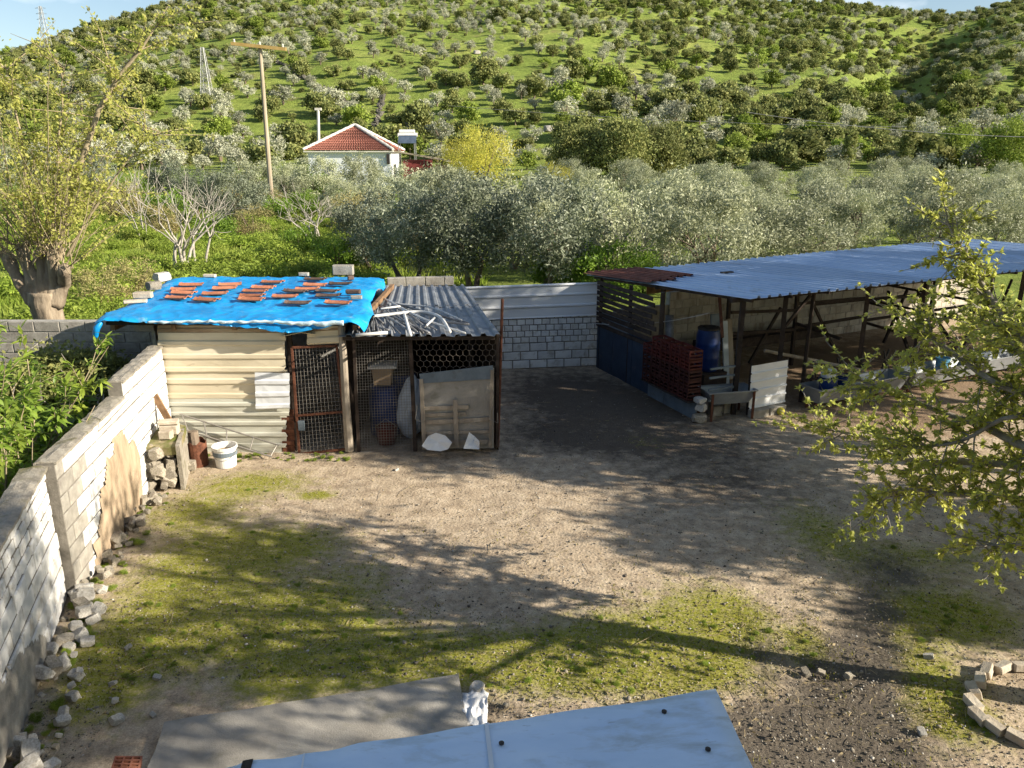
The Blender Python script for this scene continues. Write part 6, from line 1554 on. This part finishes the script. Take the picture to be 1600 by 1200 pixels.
# ------------------------------------------------------------------ farmhouse, poles, pylons, field walls
def farmhouse():
    y = 85.0; x0, x1 = D(482, 260, y).x, D(611, 260, y).x; zb = tz((x0 + x1) / 2, y) - .1; ze = D(550, 236, y).z; dep = 8.0
    o = thing('farmhouse', ((x0 + x1) / 2, y + dep / 2, zb), 'white single-storey farmhouse with red tiled hip roof below the hill', 'house')
    mb = MB(); mb.obox((x0, y, zb), (x1 - x0, 0, 0), (0, dep, 0), (0, 0, ze - zb)); mb.build('wall', M['housew'], o)
    e = .35; A, B, C, Dd = V(x0 - e, y - e, ze), V(x1 + e, y - e, ze), V(x1 + e, y + dep + e, ze), V(x0 - e, y + dep + e, ze)
    ap = V((x0 + x1) / 2, y + dep / 2, D(551, 197, y + dep / 2).z)
    mb = MB(); mb.obox(A - Z * .12, B - A, Dd - A, Z * .118); rf = mb.build('roof', M['ridge'], o)
    n = 15
    for (p, q) in ((A, B), (B, C), (C, Dd), (Dd, A)):
        for k in range(n):
            t0, t1 = k / n, (k + 1) / n + .012; nn = (q - p).cross(ap - p).normalized()
            if nn.z < 0: nn = -nn
            l = p.lerp(ap, t0), q.lerp(ap, t0), q.lerp(ap, min(1, t1)), p.lerp(ap, min(1, t1))
            m_ = max(2, int((l[1] - l[0]).length / .26)); mb = MB(); g = []
            for j in range(m_ * 2 + 1):
                s = j / (m_ * 2); h = .05 if j % 2 else 0
                g.append([l[0].lerp(l[1], s) + nn * (.11 + h), l[3].lerp(l[2], s) + nn * (.035 + h)])
            mb.slab(g, nn * .03); mb.build('tile_course', M['rooftile'], rf)
    for p in (A, B, C, Dd):
        mb = MB(); k = 16; mb.tube([p.lerp(ap, i / k) + Z * (.14 + .03 * (i % 2)) for i in range(k + 1)], .16, 7); mb.build('ridge_cap', M['ridge'], rf)
    mb = MB(); c = V(x0 + 1.2, y + 2.5, ze); mb.box(V(x1 - .25, y - .1, ze - .8), (.3, .3, 1.0)); mb.build('bracket', M['darksteel'], o)
    for x in (x0 + 2.2,):
        mb = MB(); mb.box((x, y - .02, zb + 1.9), (1.1, .06, 1.2)); wn_ = mb.build('window', M['ridge'], o); mb = MB(); mb.box((x, y - .06, zb + 1.9), (.94, .03, 1.04)); mb.build('pane', M['glass'], wn_)
    # pergola
    pg = thing('pergola', (x1 + 3, y, zb), 'rough timber pergola and maroon shed right of the farmhouse', 'pergola')
    a, b = D(613, 236, y), D(712, 252, y)
    for k in range(3):
        mb = MB(); mb.bar(a + V(0, k * 1.2, 0), b + V(0, k * 1.2, -.1 * k), .14); mb.build('beam', M['polewood'], pg)
    for t in (.12, .5, .78, .98):
        p = a.lerp(b, t); mb = MB(); mb.bar(V(p.x, p.y, zb), p, .13); mb.build('post', M['darkwood'], pg)
    mb = MB(); mb.obox(V(D(626, 250, y).x, y + 1.5, zb), V(3.0, 0, 0), V(0, 2, 0), Z * (ze - zb - .9)); mb.build('maroon_wall', M['maroon'], pg)
    mb = MB(); mb.box(D(690, 264, y - .4), (1.3, .8, .9)); mb.build('cabinet', M['rust'], pg)
    # solar water heater on its stand
    sh = thing('solar_water_heater', V(x1 + 2.2, y + 3, zb), 'rooftop solar water heater on a stand beside the farmhouse', 'water heater')
    c = D(636, 212, y + 3)
    mb = MB(); mb.tube([c + V(-.8, 0, .35), c + V(.85, 0, .35)], .28, 12); mb.build('tank', M['white'], sh)
    mb = MB(); mb.slab([[c + V(-.85, -.2, .25), c + V(1.1, -.2, .25)], [c + V(-.85, -1.3, -.75), c + V(1.1, -1.3, -.75)]], V(0, .05, .05)); mb.build('collector', M['glass'], sh)
    mb = MB(); mb.slab([[c + V(-.95, -.21, .30), c + V(1.2, -.21, .30)], [c + V(-.95, -.5, -.05), c + V(1.2, -.5, -.05)]], V(0, .05, .05)); mb.build('top_rail', M['ridge'], sh)
    for dx in (-.8, .9):
        for dy in (-1.2, .1): mb = MB(); mb.bar(V(c.x + dx, c.y + dy, zb), V(c.x + dx, c.y + dy, c.z - (.7 if dy < -1 else -.1)), .08); mb.build('leg', M['pylon'], sh)
farmhouse()
p = at(423, 60); po = thing('utility_pole', p, 'tall leaning wooden utility pole with ochre crossbeam', 'pole')
tp = D(406, 72, 60.0); mb = MB(); mb.tube([p - Z * .3, p.lerp(tp, .5), tp], [.19, .16, .13], 10); mb.build('pole', M['polewood'], po)
mb = MB(); mb.bar(D(361, 68, 59.8), D(447, 77, 59.8), .16, .22); mb.build('crossbeam', M['ochre'], po)
for u in (366, 406, 442):
    q = D(u, 66 + (u - 361) * .1, 59.8); mb = MB(); mb.lathe(q, [(.05, 0), (.09, .06), (.05, .1), (.08, .16), (.03, .24)], 8, (True, True)); mb.build('insulator', M['ridge'], po)
p = at(500, 88); q = D(497, 172, 88.0); po = thing('concrete_pole', p, 'pale slim concrete pole rising behind the farmhouse roof', 'pole')
mb = MB(); mb.tube([p, q], [.2, .15], 8); mb.build('pole', M['ridge'], po); mb = MB(); mb.box(q + Z * .1, (.7, .2, .25)); mb.build('cap', M['ridge'], po)
def pylon(u, vb, vt, label):
    b = hill_hit(u, vb); tz_ = D(u, vt, b.y).z; H = tz_ - b.z; o = thing('lattice_pylon', b, label, 'pylon'); w0, w1 = H * .105, H * .022
    def cor(f): 
        w_ = w0 + (w1 - w0) * f; return [b + V(sx * w_, sy * w_, f * H) for sx, sy in ((-1, -1), (1, -1), (1, 1), (-1, 1))]
    th = H * .0042; mb = MB()
    for i in range(4): mb.bar(cor(0)[i] - Z * .5, cor(1)[i], th * 1.4)
    mb.build('leg', M['pylon'], o, fix=False); mb = MB(); n = 9; fs = [1 - (1 - k / n) ** 1.25 for k in range(n + 1)]
    for k in range(n):
        c0, c1 = cor(fs[k]), cor(fs[k + 1])
        for i in range(4):
            j = (i + 1) % 4; mb.bar(c0[i], c1[j], th); mb.bar(c0[j], c1[i], th); mb.bar(c1[i], c1[j], th)
    mb.build('lattice', M['pylon'], o, fix=False)
    for f in (.72, .84, .96):
        mb = MB(); L = H * .13; c = b + Z * H * f; mb.bar(c - V(L, 0, 0), c + V(L, 0, 0), th * 1.2); mb.bar(c - V(L, 0, 0), c + Z * H * .035, th); mb.bar(c + V(L, 0, 0), c + Z * H * .035, th); mb.build('cross_arm', M['pylon'], o, fix=False)
pylon(326, 170, 74, 'pale lattice power pylon on the lower hillside left of the pole'); pylon(74, 82, 10, 'farther lattice power pylon on the left ridge')
# dry stone field walls and rocks on the slope
HR = [stone_mesh(50 + i, M['rock'], 2, .35, .8) for i in range(5)]
HRD = [stone_mesh(60 + i, M['rockd'], 1, .35, .8) for i in range(4)]
def field_wall(pix, label, n, s0):
    P = [hill_hit(*p) for p in pix]; o = thing('field_wall', P[0], label, 'wall'); r = random.Random(n)
    for i in range(n):
        t = i / (n - 1) * (len(P) - 1.001); k = int(t); q = P[k].lerp(P[k + 1], t - k); x, y = q.x + r.gauss(0, .35), q.y + r.gauss(0, .35)
        s = s0 * r.uniform(.6, 1.3); link('stone', r.choice(HRD), o, (x, y, tz(x, y) + s * .35), (r.random(), r.random(), r.random() * 6), (s * 1.2, s, s))
field_wall([(432, 98), (480, 128), (520, 150), (565, 172)], 'dark dry stone wall slanting down the hillside above the pole', 85, .75)
field_wall([(598, 150), (590, 190), (584, 225)], 'rough stone wall running downhill above the farmhouse roof', 60, .65)
field_wall([(985, 118), (1008, 150), (1046, 192)], 'dark dry stone wall slanting through the middle of the hillside', 60, .8)
for u, v, s, lb in ((648, 200, 2.6, 'dark boulder on the slope above the solar heater'), (1404, 152, 2.6, 'tall pale rock standing among trees on the right slope'), (1132, 168, 2.3, 'broad grey rock outcrop in the middle of the slope'), (934, 198, 1.9, 'pale grey boulder above the dark trees'),
        (858, 205, 1.2, 'small grey rock low on the slope'), (470, 112, 1.0, 'small pale rock beside the upper field wall'), (520, 190, .9, 'small pale rock above the farmhouse'), (360, 205, .9, 'small pale rock below the lattice pylon'), (745, 85, 1.2, 'pale rock high on the middle slope'), (1090, 110, 1.2, 'pale rock on the bright grass to the right')):
    q = hill_hit(u, v); tag(link('boulder', HR[int(u) % 5], None, q + Z * s * .35, (0, 0, u), (s * 1.1, s, s * .85)), lb, 'boulder')
# overhead wires crossing the right of the hill
def cable(a, b, sag, label):
    mb = MB(); mb.tube([a.lerp(b, i / 24) - Z * sag * 4 * (i / 24) * (1 - i / 24) for i in range(25)], .022, 4); mb.thing('overhead_wire', M['greypipe'], label, 'wire', 'overhead wires crossing before the hill')
cable(D(700, 165, 120), D(1720, 196, 120), 1.2, 'upper overhead wire crossing the right half of the hill')
cable(D(1150, 382, 60) + Z * 9.6, D(1720, 215, 60), .5, 'lower overhead wire crossing the far right of the hill')

# ------------------------------------------------------------------ loose gravel and litter of the ground
M['gravel_d'] = pmat('dark_gravel', [(.3, (.05, .042, .034)), (.7, (.13, .11, .09))], 8, bump=.3, rnd=.2)
def gravel(n=24000):
    r = np.random.default_rng(9); u = r.uniform(-60, 1660, n); v = 620 + 590 * r.random(n) ** .8; base = []
    bm = bmesh.new(); bmesh.ops.create_icosphere(bm, subdivisions=1, radius=1); tv = np.array([tuple(q.co) for q in bm.verts]); tf = np.array([[q.index for q in f.verts] for f in bm.faces]); bm.free()
    VV, QQ, MI = [], [], []; k = 0
    for a, b in zip(u, v):
        g = G(a, b)
        if g.x < -5.0 + .16 * (11 - g.y) - .6 or g.y > 15.5: continue
        if -3.5 < g.x < -.4 and g.y < 6.1: continue
        s = float(np.clip(r.lognormal(-5.15, .45), .0025, .024))
        R3 = np.array(Euler(tuple(r.uniform(0, 6, 3))).to_matrix()); t = tv * r.uniform(.6, 1.3, 3) * (1 + .25 * r.uniform(-1, 1, (len(tv), 1)))
        VV.append((t @ R3.T) * s * np.array([1, 1, .7]) + np.array([g.x, g.y, yz(g.x, g.y) + s * .3])); QQ.append(tf + k * len(tv)); MI += [int(r.choice((0, 1, 2), p=(.68, .1, .22)))] * len(tf); k += 1
    me = np_mesh('gravel', np.concatenate(VV), np.concatenate(QQ), [M['stone'], M['stone_w'], M['gravel_d']], MI); tag(link('gravel', me), 'loose gravel and stone chips strewn over the yard', 'gravel', None, 'stuff')
gravel()
def litter(n=2600):
    r = np.random.default_rng(19); mb = MB()
    for i in range(n):
        u, v = r.uniform(150, 1600), 600 + 560 * r.random() ** .9; g = G(u, v)
        if g.x < -4.6 + .16 * (11 - g.y) - .5 or g.y > 15: continue
        if -3.5 < g.x < -.4 and g.y < 6.1: continue
        a = r.uniform(0, 6.28); l = r.uniform(.02, .09) if r.random() < .96 else r.uniform(.15, .4); z = yz(g.x, g.y) + .006; d = Vector((math.cos(a), math.sin(a), r.uniform(-.05, .12)))
        mb.tube([Vector((g.x, g.y, z)), Vector((g.x, g.y, z)) + d * l * .5 + V(0, 0, .003), Vector((g.x, g.y, z)) + d * l + V(r.normal() * .1 * l, r.normal() * .1 * l, 0)], r.uniform(.0015, .0035), 3, False)
    o = mb.build('straw_litter', LM['dry'], None, fix=False); tag(o, 'bits of straw and twigs lying on the yard floor', 'litter', None, 'stuff')
litter()

def moss_blades(n=60000):
    r = np.random.default_rng(29); u = r.uniform(60, 1640, n); v = 700 + 500 * r.random(n); d = ray
    t = np.array([(lambda g: (g.x, g.y))(G(a, b)) for a, b in zip(u, v)]); x, y = t[:, 0], t[:, 1]; F_ = np.zeros(n)
    for a, b, rx, ry, wt in MOSS:
        g = G(a, b); F_ += wt * np.exp(-((x - g.x) / rx) ** 2 - ((y - g.y) / ry) ** 2)
    k = F_ + np.array([.9 * nz(a, b, .5, 3, 3.3) for a, b in zip(x, y)]) + .25 * r.normal(size=n) > .75
    k &= ~((x > -3.5) & (x < -.4) & (y < 6.15)); k &= x > -4.75 + .17 * (11 - y) - .55
    x, y = x[k], y[k]; n = len(x); z = np.array([yz(a, b) for a, b in zip(x, y)]) - .004; P = np.stack([x, y, z], 1)
    h = r.uniform(.008, .030, (n, 1)); w_ = r.uniform(.003, .008, (n, 1)); s_ = unit(n, r); s_[:, 2] = 0; d_ = r.normal(size=(n, 3)) * .5; d_[:, 2] = 1
    vv = np.stack([P - s_ * w_, P + s_ * w_, P + d_ * h + s_ * w_ * .4, P + d_ * h * 1.1 - s_ * w_ * .3], 1).reshape(-1, 3)
    tag(link('moss', np_mesh('moss', vv, np.arange(n * 4).reshape(-1, 4), LM['moss'])), 'short yellow-green moss and seedling grass on the yard floor', 'moss', None, 'stuff')
LM['moss'] = leafmat('moss_blade', (.11, .125, .014), (.27, .26, .035), (.20, .17, .05), .3, .8, .1, 2.0)
moss_blades()

rw = random.Random(71); tuft = []
for i in range(900):
    u, v = rw.uniform(110, 1640), 690 + 500 * rw.random(); g = G(u, v); f = 0
    for a, b, rx, ry, wt in MOSS:
        q = G(a, b); f += wt * math.exp(-((g.x - q.x) / rx) ** 2 - ((g.y - q.y) / ry) ** 2)
    if f + .5 * nz(g.x, g.y, .7, 2, 1.1) < .62 + .3 * rw.random() or (-3.5 < g.x < -.4 and g.y < 6.15) or g.x < -4.7 + .17 * (11 - g.y) - .45: continue
    tuft.append((g.x, g.y, yz(g.x, g.y) - .01, 0, rw.uniform(.018, .055), rw.uniform(0, 6), 0))
for i in range(90):
    s_ = rw.uniform(0, LA) if i % 2 else -rw.uniform(0, 3.4); p = pf(s_, -rw.uniform(.05, .35)) if s_ >= 0 else pb(LB + s_, -rw.uniform(.05, .35)); tuft.append((p.x, p.y, 0, 0, rw.uniform(.03, .085), rw.uniform(0, 6), 0))
for i in range(60): tuft.append((rw.uniform(-5.2, -2.6), rw.uniform(11.5, 11.85), 0, 0, rw.uniform(.02, .06), rw.uniform(0, 6), 0))
scatter('yard_weeds', tuft, 'tiny weed tufts along the walls and in the mossy patches of the yard', 'weeds', [BW[1]])
def fallen(n=1500):
    r = np.random.default_rng(41); u = r.uniform(150, 1600, n); v = 640 + 540 * r.random(n); C = []
    for a, b in zip(u, v):
        g = G(a, b)
        if (-3.5 < g.x < -.4 and g.y < 6.15) or g.x < -4.6 + .17 * (11 - g.y) - .4: continue
        C.append((g.x, g.y, yz(g.x, g.y) + .008))
    C = np.array(C); d = unit(len(C), r); d[:, 2] *= .15; vv, q = leaf_quads(C, .045, .022, r, d); tag(link('fallen_leaves', np_mesh('fallen_leaves', vv, q, LM['dry'])), 'small dry leaves fallen on the yard floor', 'leaves', None, 'stuff')
fallen()
